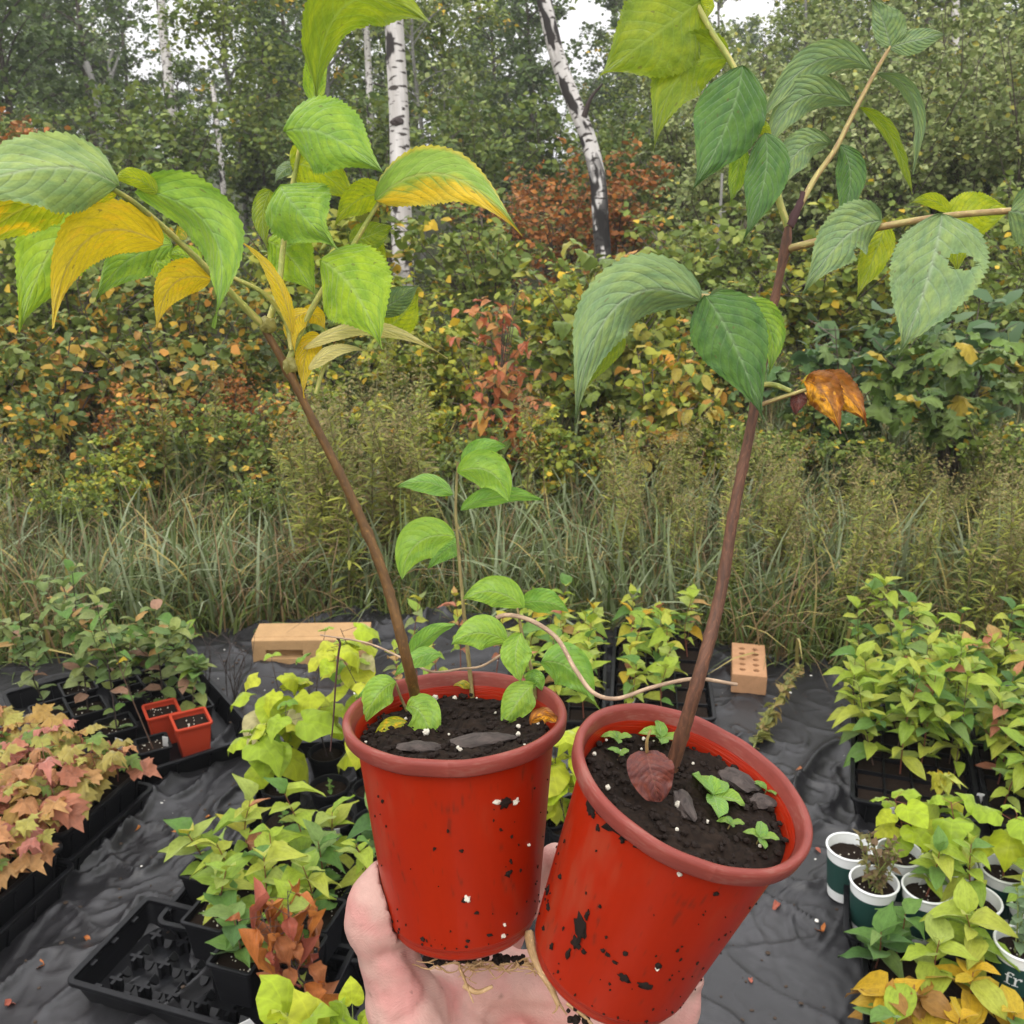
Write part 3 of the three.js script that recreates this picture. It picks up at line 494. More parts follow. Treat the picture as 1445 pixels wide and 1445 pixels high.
seedling(potL, 'low seedling with yellow-edged leaves at left rim of the upright red pot', [[578, 1004], [566, 985], [558, 962]], [
  [SM.a, [622, 924], [590, 915], [556, 954], 13, 20, -0.012], [SM.a, [578, 926], [600, 895], [642, 881], 14, 30], [SM.b, [559, 962], [530, 970], [511, 1024], 20, -6, -0.012], [SM.b, [574, 998], [600, 990], [613, 1064], 24, 4, -0.022], [SM.y, [576, 1021], [545, 1025], [526, 1060], 15, -6, -0.02], [SM.a, [556, 960], [530, 962], [505, 985], 13, 30]], 0.001);
// weeds and fallen leaf in the tilted pot
{
  const weed = (px, py, s, n, label) => {
    const root = thing('weed_sprout', label, 'weed', soilPt(potR, px, py, 0)); root.quaternion.copy(potR.q);
    for (let i = 0; i < n; i++) { const m = part('leaf', leafShapes.ell[i % 4], i % 2 ? SM.b : SM.a, root); m.scale.setScalar(s * rr(0.8, 1.2)); m.rotation.set(-rr(0.2, 0.7), i * 6.28 / n + rr(-0.3, 0.3), 0, 'YXZ'); m.position.y = 0.003; }
    part('stem', new THREE.CylinderGeometry(0.0004, 0.0004, 0.006, 5), seedStem, root);
  };
  rnd = mulberry(50);
  weed(1003, 1130, 0.019, 5, 'largest pale green sprout with five leaves in the tilted red pot');
  weed(930, 1048, 0.011, 4, 'four-leaved sprout behind the red fallen leaf in the tilted red pot');
  weed(868, 1050, 0.008, 4, 'small sprout beside a perlite grain near back rim of the tilted red pot');
  weed(1078, 1122, 0.007, 3, 'tiny sprout near low rim beside dark bark in the tilted red pot');
  weed(1068, 1190, 0.009, 4, 'tiny sprout at front rim of the tilted red pot');
  weed(1022, 1062, 0.006, 3, 'tiny sprout behind the sapling stem in the tilted red pot');
  weed(1027, 1170, 0.006, 4, 'tiny sprout in front of the largest sprout in the tilted red pot');
  weed(872, 1072, 0.006, 3, 'tiny sprout behind the fallen leaf and left of the stem');
  const root = thing('fallen_leaf', 'curled dark red fallen leaf leaning on the rim of the tilted red pot', 'leaf', soilPt(potR, 910, 1100, 0.002));
  const dd = 0.442;
  const b = heroLeaf('leaf', root, root, HM.maroon, [912, 1062, dd + 0.004], [915, 1075, dd - 0.012], [930, 1130, dd - 0.006], 34, -8, { prof: profEll, teeth: 0, wave: 0.3, fold: 0.35, cup: -0.3 });
  wpart('leaf_stalk', tube(px3([[913, 1064, dd + 0.004], [913, 1045, dd], [918, 1030, dd - 0.002]]), 0.0008, 0.0006, 6, 8), stalkRed, root, b);
  const r2 = thing('fallen_leaf', 'tan fallen leaf against right rim of the upright red pot', 'leaf', soilPt(potL, 765, 1018, 0.003));
  heroLeaf('leaf', r2, r2, HM.dead, [750, 1020, 0.492], [765, 1000, 0.485], [785, 1018, 0.488], 12, 30, { prof: profEll, teeth: 0, wave: 0.6 });
}
// dry vine lying over both rims, thin twig
{
  const vm = std({ map: rep(woodTex([0.3, 0.2, 0.13], [0.4, 0.28, 0.18], 15), 40, 12), roughness: 0.75 });
  const v0 = at(700, 872, 0.53); const root = thing('vine', 'dry tan curling vine stem lying across the rims of both red pots', 'vine', v0);
  wpart('stem', tube([v0, at(712, 868, 0.53), at(745, 874, 0.525), at(785, 900, 0.515), at(812, 945, 0.505), at(838, 978, 0.495), at(868, 986, 0.488), at(920, 970, 0.487), at(980, 958, 0.487), at(1040, 966, 0.49)], 0.0013, 0.0009, 8, 60), vm, root);
  const w0 = at(610, 948, 0.53), r2 = thing('vine', 'thin dry twig running behind the leaning stem of the upright red pot', 'vine', w0);
  wpart('stem', tube([at(716, 918, 0.55), at(680, 940, 0.545), at(650, 944, 0.54), w0, at(575, 932, 0.54), at(520, 908, 0.56), at(452, 896, 0.58)], 0.0008, 0.0005, 6, 40), vm, r2);
  wpart('tendril', tube([at(475, 899, 0.575), at(480, 906, 0.575), at(478, 920, 0.576), at(474, 960, 0.576), at(470, 1020, 0.577), at(466, 1060, 0.578)], 0.0007, 0.0004, 6, 30), std({ color: C(0.06, 0.025, 0.02), roughness: 0.8 }), r2);
}
// ------------------------------------------------------------------ the hand under the pots
{
  const J = (px, py, d, r) => ({ p: at(px, py, d), r });
  const wr = J(735, 1660, 0.485, 0.03), wr2 = J(690, 1655, 0.49, 0.026);
  const k = { // joints: knuckles and tips
    t0: J(630, 1570, 0.505, 0.022), t1: J(571, 1420, 0.524, 0.0165), t2: J(533, 1302, 0.516, 0.0148), t3: J(549, 1238, 0.518, 0.0105), tMid: J(537, 1270, 0.515, 0.0138),
    i0: J(632, 1418, 0.57, 0.017), i1: J(705, 1330, 0.605, 0.011), i2: J(748, 1262, 0.605, 0.0092), i3: J(783, 1208, 0.59, 0.0078),
    m0: J(735, 1455, 0.58, 0.017), m1: J(830, 1360, 0.605, 0.0112), m2: J(880, 1290, 0.6, 0.0098), m3: J(905, 1245, 0.59, 0.0088),
    r0: J(815, 1475, 0.57, 0.016), r1: J(905, 1420, 0.575, 0.0108), r2: J(950, 1372, 0.56, 0.0098), r3: J(963, 1345, 0.548, 0.0085),
    p0: J(870, 1530, 0.545, 0.0155), p1: J(915, 1470, 0.535, 0.0105), p2: J(955, 1425, 0.525, 0.0098), p3: J(968, 1385, 0.52, 0.0092),
    h0: J(830, 1600, 0.51, 0.021), c0: J(740, 1530, 0.545, 0.018), w0: J(685, 1378, 0.57, 0.017), w1: J(775, 1390, 0.562, 0.016), w2: J(850, 1440, 0.555, 0.014),
  };
  const bones = [[wr, wr2], [wr, k.t0], [k.t0, k.t1], [k.t1, k.t2], [k.t2, k.tMid], [k.tMid, k.t3], [wr2, k.i0], [wr, k.m0], [wr, k.r0], [k.h0, k.p0], [wr, k.h0], [k.i0, k.m0], [k.m0, k.r0], [k.r0, k.p0], [k.t1, k.i0], [k.t0, k.c0], [k.c0, k.h0], [k.i0, k.w0], [k.w0, k.w1], [k.w1, k.w2], [k.w2, k.p0], [k.w0, k.m0], [k.w1, k.r0],
    [k.i0, k.i1], [k.i1, k.i2], [k.i2, k.i3], [k.m0, k.m1], [k.m1, k.m2], [k.m2, k.m3], [k.r0, k.r1], [k.r1, k.r2], [k.r2, k.r3], [k.p0, k.p1], [k.p1, k.p2], [k.p2, k.p3]];
  const lo = V(1e9, 1e9, 1e9), hi = V(-1e9, -1e9, -1e9);
  for (const b of bones) for (const j of b) { lo.min(j.p.clone().subScalar(0.035)); hi.max(j.p.clone().addScalar(0.035)); }
  const cen = lo.clone().add(hi).multiplyScalar(0.5), half = Math.max(hi.x - lo.x, hi.y - lo.y, hi.z - lo.z) / 2, N = 104;
  const mc = new MarchingCubes(N, new THREE.MeshStandardMaterial(), false, false, 200000);
  const inv = [potL, potR].map(P => ({ q: P.q.clone().invert(), b: P.base }));
  const A = bones.map(([a, b]) => ({ a: a.p, b: b.p, ra: a.r, rb: b.r, d: b.p.clone().sub(a.p), l2: b.p.distanceToSquared(a.p) }));
  const tmp = V();
  // creases in the skin: thin grooves
  const crease = (pts, r, depth) => ({ pts: px3(pts), r, depth });
  const creases = [crease([[575, 1338, 0.512], [545, 1345, 0.505], [505, 1335, 0.515]], 0.0022, 0.003), crease([[578, 1350, 0.515], [620, 1400, 0.52], [665, 1470, 0.52], [680, 1560, 0.51]], 0.0026, 0.0036), crease([[560, 1445, 0.505], [590, 1420, 0.51], [612, 1385, 0.52]], 0.0016, 0.002), crease([[700, 1430, 0.55], [760, 1425, 0.545], [830, 1440, 0.535]], 0.0018, 0.0024), crease([[940, 1398, 0.51], [960, 1412, 0.512], [985, 1405, 0.515]], 0.002, 0.0018)];
  const segD = (p, pts) => { let m = 1; for (let i = 0; i < pts.length - 1; i++) { const a = pts[i], b = pts[i + 1]; const dx = b.x - a.x, dy = b.y - a.y, dz = b.z - a.z, t = clamp(((p.x - a.x) * dx + (p.y - a.y) * dy + (p.z - a.z) * dz) / (dx * dx + dy * dy + dz * dz)); m = Math.min(m, Math.hypot(p.x - a.x - dx * t, p.y - a.y - dy * t, p.z - a.z - dz * t)); } return m; };
  const K = 0.009;
  for (let z = 0; z < N; z++) for (let y = 0; y < N; y++) for (let x = 0; x < N; x++) {
    const X = cen.x + ((x - N / 2) / (N / 2)) * half, Y = cen.y + ((y - N / 2) / (N / 2)) * half, Z = cen.z + ((z - N / 2) / (N / 2)) * half;
    let d = 1;
    for (const s of A) {
      const px = X - s.a.x, py = Y - s.a.y, pz = Z - s.a.z, t = clamp((px * s.d.x + py * s.d.y + pz * s.d.z) / s.l2);
      const e = Math.hypot(px - s.d.x * t, py - s.d.y * t, pz - s.d.z * t) - (s.ra + (s.rb - s.ra) * t);
      if (e > 0.06) { if (e < d) d = Math.min(d, e); continue; }
      const h = clamp(0.5 + 0.5 * (d - e) / K); d = lerp(d, e, h) - K * h * (1 - h);
    }
    tmp.set(X, Y, Z);
    if (Math.abs(d) < 0.012) {
      for (const c of creases) { const e = segD(tmp, c.pts) ; const w = 0.012; if (e < w) d += c.depth * Math.exp(-Math.pow(e / (c.r * 2.2), 2)); }
      d += 0.0005 * noise(X * 160, Y * 160, Z * 160);
      for (const P of inv) { const q = tmp.clone().sub(P.b).applyQuaternion(P.q); const r = Math.hypot(q.x, q.z); const sd = Math.max(r - potRadius(clamp(q.y, 0, POT_H)) - 0.0003, -q.y - 0.0003, q.y - POT_H); const h = Math.max(d, -sd); d = h; }
    }
    mc.field[x + y * N + z * N * N] = -d * 100;
  }
  mc.isolation = 0; mc.update();
  const cnt = mc.count, pos = mc.positionArray.slice(0, cnt * 3), nor = mc.normalArray.slice(0, cnt * 3);
  for (let i = 0; i < cnt; i++) { pos[i * 3] = cen.x + pos[i * 3] * half; pos[i * 3 + 1] = cen.y + pos[i * 3 + 1] * half; pos[i * 3 + 2] = cen.z + pos[i * 3 + 2] * half; }
  // forearm: sleeve-less tapered tube running back below the camera
  const arm = tube([at(720, 1600, 0.495), at(715, 1700, 0.47), V(-0.01, 0.98, -0.16), V(-0.03, 0.9, 0.02), V(-0.05, 0.86, 0.12)], t => lerp(0.03, 0.046, smooth(0, 0.7, t)), 0, 24, 30).toNonIndexed();
  arm.deleteAttribute('uv');
  const g0 = new THREE.BufferGeometry(); g0.setAttribute('position', new THREE.Float32BufferAttribute(pos, 3)); g0.setAttribute('normal', new THREE.Float32BufferAttribute(nor, 3));
  const g = mergeGeometries([g0, arm]);
  const p = g.attributes.position, col = new Float32Array(p.count * 3), uv = new Float32Array(p.count * 2);
  const tipP = k.t3.p, ipP = k.t2.p, pinkP = k.p3.p;
  for (let i = 0; i < p.count; i++) {
    const x = p.getX(i), y = p.getY(i), z = p.getZ(i);
    const n = fbm(x * 45, y * 45, z * 45, 4), f = fbm(x * 260, y * 260, z * 260, 2);
    let c = mix3([0.5, 0.31, 0.26], [0.52, 0.245, 0.215], smooth(-0.25, 0.4, n));
    const k1 = 1 + f * 0.12; c = c.map(v => v * k1);
    const dirt = fbm(x * 300 + 4, y * 300, z * 300, 3); if (dirt > 0.34) c = mix3(c, [0.12, 0.07, 0.05], smooth(0.34, 0.5, dirt) * 0.6);
    col.set(c, i * 3); uv.set([x * 30 + z * 17, y * 30 - z * 21], i * 2);
  }
  g.setAttribute('color', new THREE.BufferAttribute(col, 3)); g.setAttribute('uv', new THREE.BufferAttribute(uv, 2));
  const skinBump = pixTex(256, 256, (u, v) => { const a = tileNoise(u, v, 26, 3, 4), b = Math.sin((u + 0.02 * a) * 6.2832 * 30) * Math.sin((v + 0.03 * a) * 6.2832 * 24); const s = 0.5 + 0.4 * a + 0.1 * b; return [s, s, s]; }, false);
  const m = part('person', g, new THREE.MeshPhysicalMaterial({ vertexColors: true, roughness: 0.5, bumpMap: skinBump, bumpScale: 0.0005, side: THREE.DoubleSide, specularIntensity: 0.4 }), scene);
  tag(m, 'bare hand held palm up carrying two red pots', 'person');
  // thumb nail, seen from its edge
  const nb = at(524, 1252, 0.522), nt = at(539, 1212, 0.522), nd = nt.clone().sub(nb), up = V(-0.75, 0.18, -0.5).normalize();
  const side = nd.clone().normalize().cross(up).normalize();
  const ng = grid(10, 8, (u, v) => { const w = (v * 2 - 1), q = nb.clone().addScaledVector(nd, u).addScaledVector(side, w * 0.0068 * Math.sqrt(1 - Math.pow(2 * Math.max(0, 0.5 - u * 1.2), 2) * 0.5)).addScaledVector(up, 0.0012 - w * w * 0.0034); return [q.x, q.y, q.z]; });
  part('thumb_nail', ng, std({ color: C(0.5, 0.3, 0.26), roughness: 0.35 }), m);
}
// roots and soil that come out of the pot bottoms
{
  rnd = mulberry(77);
  const rm = std({ map: rep(woodTex([0.42, 0.26, 0.11], [0.5, 0.34, 0.17], 17), 40, 12), roughness: 0.7 });
  const roots = (P, list, label, mat) => {
    const root = thing('root_clump', label, 'roots', P);
    list.forEach(([pts, r0, r1]) => wpart('root', tube(pts, r0, r1, 6, pts.length * 3), mat, root));
    return root;
  };
  const list = [];
  for (let i = 0; i < 46; i++) { const x0 = rr(615, 745), d = 0.517; let x = x0, y = rr(1352, 1360), dd = d; const pts = [at(x, y, dd)]; let a = rr(0.3, 2.8); for (let k = 0; k < 5; k++) { a += rr(-0.9, 0.9); x += Math.cos(a) * rr(5, 13); y = clamp(y + Math.sin(a) * rr(2, 9), 1350, 1400 - Math.abs(x - 670) * 0.25); dd += rr(-0.003, 0.002); pts.push(at(x, y, clamp(dd, 0.508, 0.52))); } list.push([pts, rr(0.0004, 0.0009), 0.0002]); }
  list.push([[at(655, 1390, 0.512), at(672, 1400, 0.509), at(695, 1392, 0.509)], 0.0016, 0.001], [[at(648, 1365, 0.514), at(655, 1381, 0.511), at(662, 1400, 0.509), at(668, 1415, 0.51)], 0.0009, 0.0003]);
  roots(at(680, 1370, 0.525), list, 'tangle of fine tan roots under the upright red pot', rm);
  roots(at(770, 1360, 0.51), [
    [[at(746, 1316, 0.506), at(752, 1345, 0.497), at(764, 1372, 0.49), at(778, 1395, 0.487), at(788, 1418, 0.486)], 0.0026, 0.0013], [[at(786, 1410, 0.486), at(795, 1425, 0.487), at(800, 1432, 0.488)], 0.0009, 0.0003], [[at(788, 1414, 0.487), at(785, 1425, 0.488), at(780, 1430, 0.489)], 0.0008, 0.0003],
    [[at(800, 1415, 0.484), at(822, 1432, 0.481), at(836, 1446, 0.48)], 0.0012, 0.0007], [[at(815, 1416, 0.478), at(835, 1408, 0.47), at(848, 1398, 0.466)], 0.0007, 0.0004]], 'thick pale root hanging between the two red pots', rm);
  const cl = []; for (let i = 0; i < 60; i++) { const left = i < 34; const p = left ? at(rr(598, 745), 1351 + rr(-2, 6), 0.516) : at(lerp(800, 860, rnd()), lerp(1408, 1440, rnd()) , 0.482); const g = chunk(rr(0.0008, 0.0024), i * 1.7); g.translate(p.x, p.y, p.z); cl.push(g); }
  tag(part('soil_crumbs_below', mergeGeometries(cl), crumbMat, scene), 'dark soil crumbs clinging under the red pots', 'soil', null, 'stuff').name = numbered('soil_crumbs');
}
// ------------------------------------------------------------------ nursery trays, pots and plants on the sheet
const trayTex = pixTex(256, 256, (u, v) => { const n = tileNoise(u, v, 8, 6, 4), f = tileNoise(u, v, 50, 4, 3); const k = 0.007 + 0.008 * smooth(0.05, 0.5, n + f * 0.5); return [k, k * 1.05, k * 1.2]; });
trayTex.repeat.set(4, 4);
const trayMat = std({ map: trayTex, roughness: 0.3, specularIntensity: 0.35 });
const blackPot = std({ map: trayTex, roughness: 0.42, specularIntensity: 0.35 });
const traySoil = std({ map: (() => { const t = soilTex.clone(); t.repeat.set(8, 8); return t; })(), roughness: 0.9, specularIntensity: 0.2 });
function rrShape(w, l, r) { const s = new THREE.Shape(), a = w / 2, b = l / 2; s.moveTo(-a + r, -b); s.lineTo(a - r, -b); s.absarc(a - r, -b + r, r, -Math.PI / 2, 0); s.lineTo(a, b - r); s.absarc(a - r, b - r, r, 0, Math.PI / 2); s.lineTo(-a + r, b); s.absarc(-a + r, b - r, r, Math.PI / 2, Math.PI); s.lineTo(-a, -b + r); s.absarc(-a + r, -b + r, r, Math.PI, Math.PI * 1.5); return s; }
function rimGeo(w, l, wid, th, r) { const s = rrShape(w, l, r), hS = rrShape(w - 2 * wid, l - 2 * wid, Math.max(0.002, r - wid)); s.holes.push(hS); const g = new THREE.ExtrudeGeometry(s, { depth: th, bevelEnabled: true, bevelThickness: 0.0015, bevelSize: 0.0015, bevelSegments: 2, curveSegments: 5 }); g.rotateX(-Math.PI / 2); return g; }
function wallGeo(w, l, w2, l2, h, r) { // tapered open box with rounded corners
  const top = rrShape(w, l, r).getPoints(5), bot = rrShape(w2, l2, r * 0.8).getPoints(5), n = top.length;
  return grid(1, n - 1, (u, v) => { const i = Math.round(v * (n - 1)); const p = u ? bot[i] : top[i]; return [p.x, u ? 0 : h, -p.y, i / 20, u * 0.2]; });
}
function shapeFlat(w, l, r, y) { const g = new THREE.ShapeGeometry(rrShape(w, l, r), 4); g.rotateX(-Math.PI / 2); g.translate(0, y, 0); return g; }
function ribsOn(root, w, l, h, inset, n) { // stiffening ribs on the long and short outer walls
  const rg = box(0.007, h * 0.86, 0.006), rg2 = box(0.006, h * 0.86, 0.007);
  for (const s of [-1, 1]) for (let i = 0; i < n; i++) { const m = part('rib', rg, trayMat, root); m.position.set(s * (w / 2 - inset * 0.55), h * 0.44, (i + 0.5) / n * l - l / 2); m.rotation.z = -s * inset / h; }
  for (const s of [-1, 1]) for (let i = 0; i < Math.round(n * w / l); i++) { const nn = Math.round(n * w / l); const m = part('rib', rg2, trayMat, root); m.position.set((i + 0.5) / nn * w - w / 2, h * 0.44, s * (l / 2 - inset * 0.55)); m.rotation.x = s * inset / h; }
}
function tray(o) {
  const { x, z, turn, w = 0.28, l = 0.54, h = 0.06, y = null } = o;
  const root = thing('nursery_tray', o.label, 'tray', V(x, y ?? 0.014, z), o.group); root.rotation.y = turn;
  part('wall', wallGeo(w - 0.012, l - 0.012, w - 0.045, l - 0.045, h, 0.02), trayMat, root);
  const rim = part('rim', rimGeo(w, l, 0.008, 0.006, 0.022), trayMat, root); rim.position.y = h;
  part('floor', shapeFlat(w - 0.045, l - 0.045, 0.016, 0.003), trayMat, root);
  ribsOn(root, w - 0.012, l - 0.012, h, 0.016, o.ribs ?? 9);
  if (o.cells) {
    const [nx, nz] = o.cells, iw = w - 0.03, il = l - 0.03, ch = h - 0.004;
    const cg = shapeFlat(iw / nx - 0.006, il / nz - 0.006, 0.004, 0);
    const gz = box(0.004, 0.03, il), gx = box(iw, 0.03, 0.004);
    for (let i = 1; i < nx; i++) { const m = part('cell_divider', gz, trayMat, root); m.position.set(i / nx * iw - iw / 2, ch - 0.015, 0); }
    for (let j = 1; j < nz; j++) { const m = part('cell_divider', gx, trayMat, root); m.position.set(0, ch - 0.0162, j / nz * il - il / 2); }
    if (o.soil !== false) for (let i = 0; i < nx; i++) for (let j = 0; j < nz; j++) { const m = part('soil', cg, traySoil, root); m.position.set((i + 0.5) / nx * iw - iw / 2, ch - 0.01 + 0.004 * noise(i * 3.3, j * 2.1), (j + 0.5) / nz * il - il / 2); }
  }
  root.updateMatrixWorld(true);
  return { root, to: (u, v, yy = h - 0.012) => root.localToWorld(V(u * (w - 0.03) / 2, yy, v * (l - 0.03) / 2)) };
}
function squarePot(pos, turn, w, h, label, mat = blackPot, group) {
  const root = thing('square_pot', label, 'plant pot', pos, group); root.rotation.y = turn;
  part('wall', wallGeo(w, w, w * 0.78, w * 0.78, h, 0.006), mat, root);
  const rim = part('rim', rimGeo(w + 0.005, w + 0.005, 0.004, 0.004, 0.008), mat, root); rim.position.y = h - 0.003;
  part('floor', shapeFlat(w * 0.78, w * 0.78, 0.005, 0.002), mat, root);
  const s = part('soil', grid(8, 8, (u, v) => [(u - 0.5) * w * 0.96, 0.004 * fbm(u * 6 + pos.x * 9, v * 6, pos.z * 5, 3), (v - 0.5) * w * 0.96, u, v]), traySoil, root); s.position.y = h - 0.014;
  const gs = []; for (let i = 0; i < 14; i++) { const g = new THREE.IcosahedronGeometry(rr(0.0008, 0.0022), 0); g.translate(rr(-0.4, 0.4) * w, 0.003, rr(-0.4, 0.4) * w); gs.push(g); }
  part('perlite_grain', mergeGeometries(gs), perliteMat, s, true);
  return V(pos.x, pos.y + h - 0.013, pos.z);
}
function roundPot(pos, r, h, label, mat = blackPot, group) {
  const root = thing('round_pot', label, 'plant pot', pos, group);
  part('wall', new THREE.LatheGeometry([[0.001, 0.002], [r * 0.72, 0.002], [r * 0.74, 0], [r * 0.98, h - 0.012], [r * 0.93, h - 0.012], [r * 0.7, 0.006]].map(p => new THREE.Vector2(...p)), 32), mat, root);
  part('rim', new THREE.LatheGeometry([[r * 0.98, h - 0.013], [r * 1.05, h - 0.012], [r * 1.06, h - 0.002], [r * 1.03, h], [r * 0.96, h - 0.001], [r * 0.94, h - 0.013]].map(p => new THREE.Vector2(...p)), 32), mat, root);
  const s = part('soil', soilDisc(r * 0.94, 0.002, pos.x * 10), traySoil, root); s.position.y = h - 0.015;
  return V(pos.x, pos.y + h - 0.014, pos.z);
}
// plants
const twig = std({ color: C(0.1, 0.055, 0.035), roughness: 0.7 }), twigGreen = std({ color: C(0.2, 0.24, 0.06), roughness: 0.6 }), twigRed = std({ color: C(0.2, 0.06, 0.035), roughness: 0.6 }), twigDark = std({ color: C(0.04, 0.026, 0.022), roughness: 0.75 });
function plant(name, label, cat, group, pos, o) {
  const root = thing(name, label, cat, pos, group);
  const stems = [], leaves = [];
  const grow = (p0, dir, len, n, r, start, depth) => {
    const p1 = p0.clone().addScaledVector(dir, len * 0.5).add(V(rr(-1, 1), 0, rr(-1, 1)).multiplyScalar(len * (o.bend ?? 0.06)));
    const p2 = p0.clone().addScaledVector(dir, len).add(V(rr(-1, 1), 0.3, rr(-1, 1)).multiplyScalar(len * (o.bend ?? 0.06)));
    const tg = tube([p0, p1, p2], r, r * 0.45, 5, 6), cv = tg.userData.curve; tg.userData = {}; stems.push(tg);
    const az0 = rr(0, 6.28);
    for (let i = 0; i < n; i++) {
      const t = clamp(start + (1 - start) * (n > 1 ? i / (n - 1) : 1) + rr(-0.03, 0.03), 0, 1), p = cv.getPointAt(t);
      const k = o.opp ? 2 : 1;
      for (let q = 0; q < k; q++) {
        if (rnd() < (o.miss ?? 0.06)) continue;
        const az = o.opp ? az0 + i * 1.5708 + q * Math.PI + rr(-0.35, 0.35) : az0 + i * 2.4 + rr(-0.4, 0.4);
        const top = i === n - 1; const el = (top ? o.elTop ?? 0.9 : lerp(o.el0 ?? 0.1, o.el1 ?? 0.5, t)) + rr(-0.3, 0.3);
        leaves.push([p.clone(), az, el, (o.size * rr(0.5, 1.25)) * (top ? 0.8 : 1) * (depth ? 0.9 : 1)]);
      }
    }
    return cv;
  };
  const lean = o.lean || V(0, 0, 0);
  const ns = o.stems || 1;
  for (let s = 0; s < ns; s++) {
    const d = V(lean.x + (ns > 1 ? rr(-0.3, 0.3) : rr(-0.1, 0.1)), 1, lean.z + (ns > 1 ? rr(-0.3, 0.3) : rr(-0.1, 0.1))).normalize();
    const cv = grow(V(ns > 1 ? rr(-0.012, 0.012) : 0, -0.006, ns > 1 ? rr(-0.012, 0.012) : 0), d, o.h * rr(0.85, 1.1), o.n, o.r || 0.0018, o.start ?? 0.25, 0);
    for (let b = 0; b < (o.branches || 0); b++) { const t = rr(0.3, 0.75), a = rr(0, 6.28); grow(cv.getPointAt(t), V(Math.cos(a) * 0.7, 0.8, Math.sin(a) * 0.7).normalize(), o.h * rr(0.25, 0.45), Math.max(3, Math.round(o.n * 0.6)), 0.0011, 0.2, 1); }
  }
  const pets = [];
  for (const [p, az, el, s] of leaves) {
    const shp = pick(leafShapes[o.shape]), m = part('leaf', shp, pick(o.mats), root);
    let q = p;
    if (o.pet) { const L = o.pet * rr(0.5, 1.2); q = p.clone().add(V(Math.sin(az) * Math.cos(0.6) * L, Math.sin(o.petUp ?? 0.6) * L, Math.cos(az) * Math.cos(0.6) * L)); const g = tube([p, q], 0.0007, 0.0005, 4, 1); pets.push(g); }
    m.position.copy(q); m.rotation.set(-el + (o.hang || 0), az, rr(-0.35, 0.35), 'YXZ'); m.scale.setScalar(s);
  }
  part('stem', mergeGeometries([...stems, ...pets].map(g => { g.userData = {}; return g; })), o.stem || twig, root);
  return root;
}
const LIME = [lm(0.34, 0.46, 0.04), lm(0.4, 0.5, 0.06), lm(0.28, 0.42, 0.05), lm(0.38, 0.47, 0.1), lm(0.46, 0.51, 0.07)];
const GREEN = [lm(0.12, 0.25, 0.045), lm(0.16, 0.3, 0.06), lm(0.09, 0.2, 0.05), lm(0.2, 0.31, 0.08)];
const DULL = [lm(0.2, 0.28, 0.08), lm(0.26, 0.32, 0.11), lm(0.16, 0.26, 0.08), lm(0.3, 0.36, 0.1)];
const BLUSH = [lm(0.58, 0.26, 0.13), lm(0.55, 0.34, 0.12), lm(0.5, 0.2, 0.12)];
const YEL = [lm(0.6, 0.44, 0.03), lm(0.62, 0.4, 0.02), lm(0.5, 0.48, 0.05)];
const BROWN = [lm(0.46, 0.15, 0.035, { tr: 0.2 }), lm(0.36, 0.13, 0.05, { tr: 0.2 }), lm(0.52, 0.19, 0.04, { tr: 0.2 }), lm(0.4, 0.11, 0.07, { tr: 0.2 })];
const MAPLE = [lm(0.55, 0.27, 0.12, { map: 'palm' }), lm(0.58, 0.33, 0.13, { map: 'palm' }), lm(0.42, 0.35, 0.09, { map: 'palm' }), lm(0.36, 0.36, 0.08, { map: 'palm' }), lm(0.5, 0.2, 0.12, { map: 'palm' }), lm(0.56, 0.22, 0.17, { map: 'palm' }), lm(0.47, 0.3, 0.08, { map: 'palm' }), lm(0.45, 0.42, 0.1, { map: 'palm' }), lm(0.18, 0.28, 0.06, { map: 'palm' })];
const HEART = [lm(0.47, 0.55, 0.025, { map: 'palm' }), lm(0.4, 0.53, 0.025, { map: 'palm' }), lm(0.52, 0.56, 0.04, { map: 'palm' }), lm(0.32, 0.46, 0.03, { map: 'palm' }), lm(0.18, 0.34, 0.03, { map: 'palm' })];
const WASH = [lm(0.55, 0.5, 0.25, { map: 'palm' })];
const rep3 = (a, n) => Array.from({ length: n }, () => a).flat();
const tagWhite = std({ color: C(0.72, 0.72, 0.7), roughness: 0.5 });
function plantTag(px, py, h, s, label) { const p = onGround(px, py, h); p.y = h - 0.035; const root = thing('plant_label', label, 'plant label', p); root.rotation.set(0.25, rr(-0.6, 0.6), rr(-0.3, 0.3)); const g = new THREE.ExtrudeGeometry((() => { const q = new THREE.Shape(); q.moveTo(0, -0.02); q.lineTo(s * 0.5, 0.01); q.lineTo(s * 0.5, 0.045); q.lineTo(-s * 0.5, 0.045); q.lineTo(-s * 0.5, 0.01); return q; })(), { depth: 0.0008, bevelEnabled: false }); part('tag', g, tagWhite, root); }

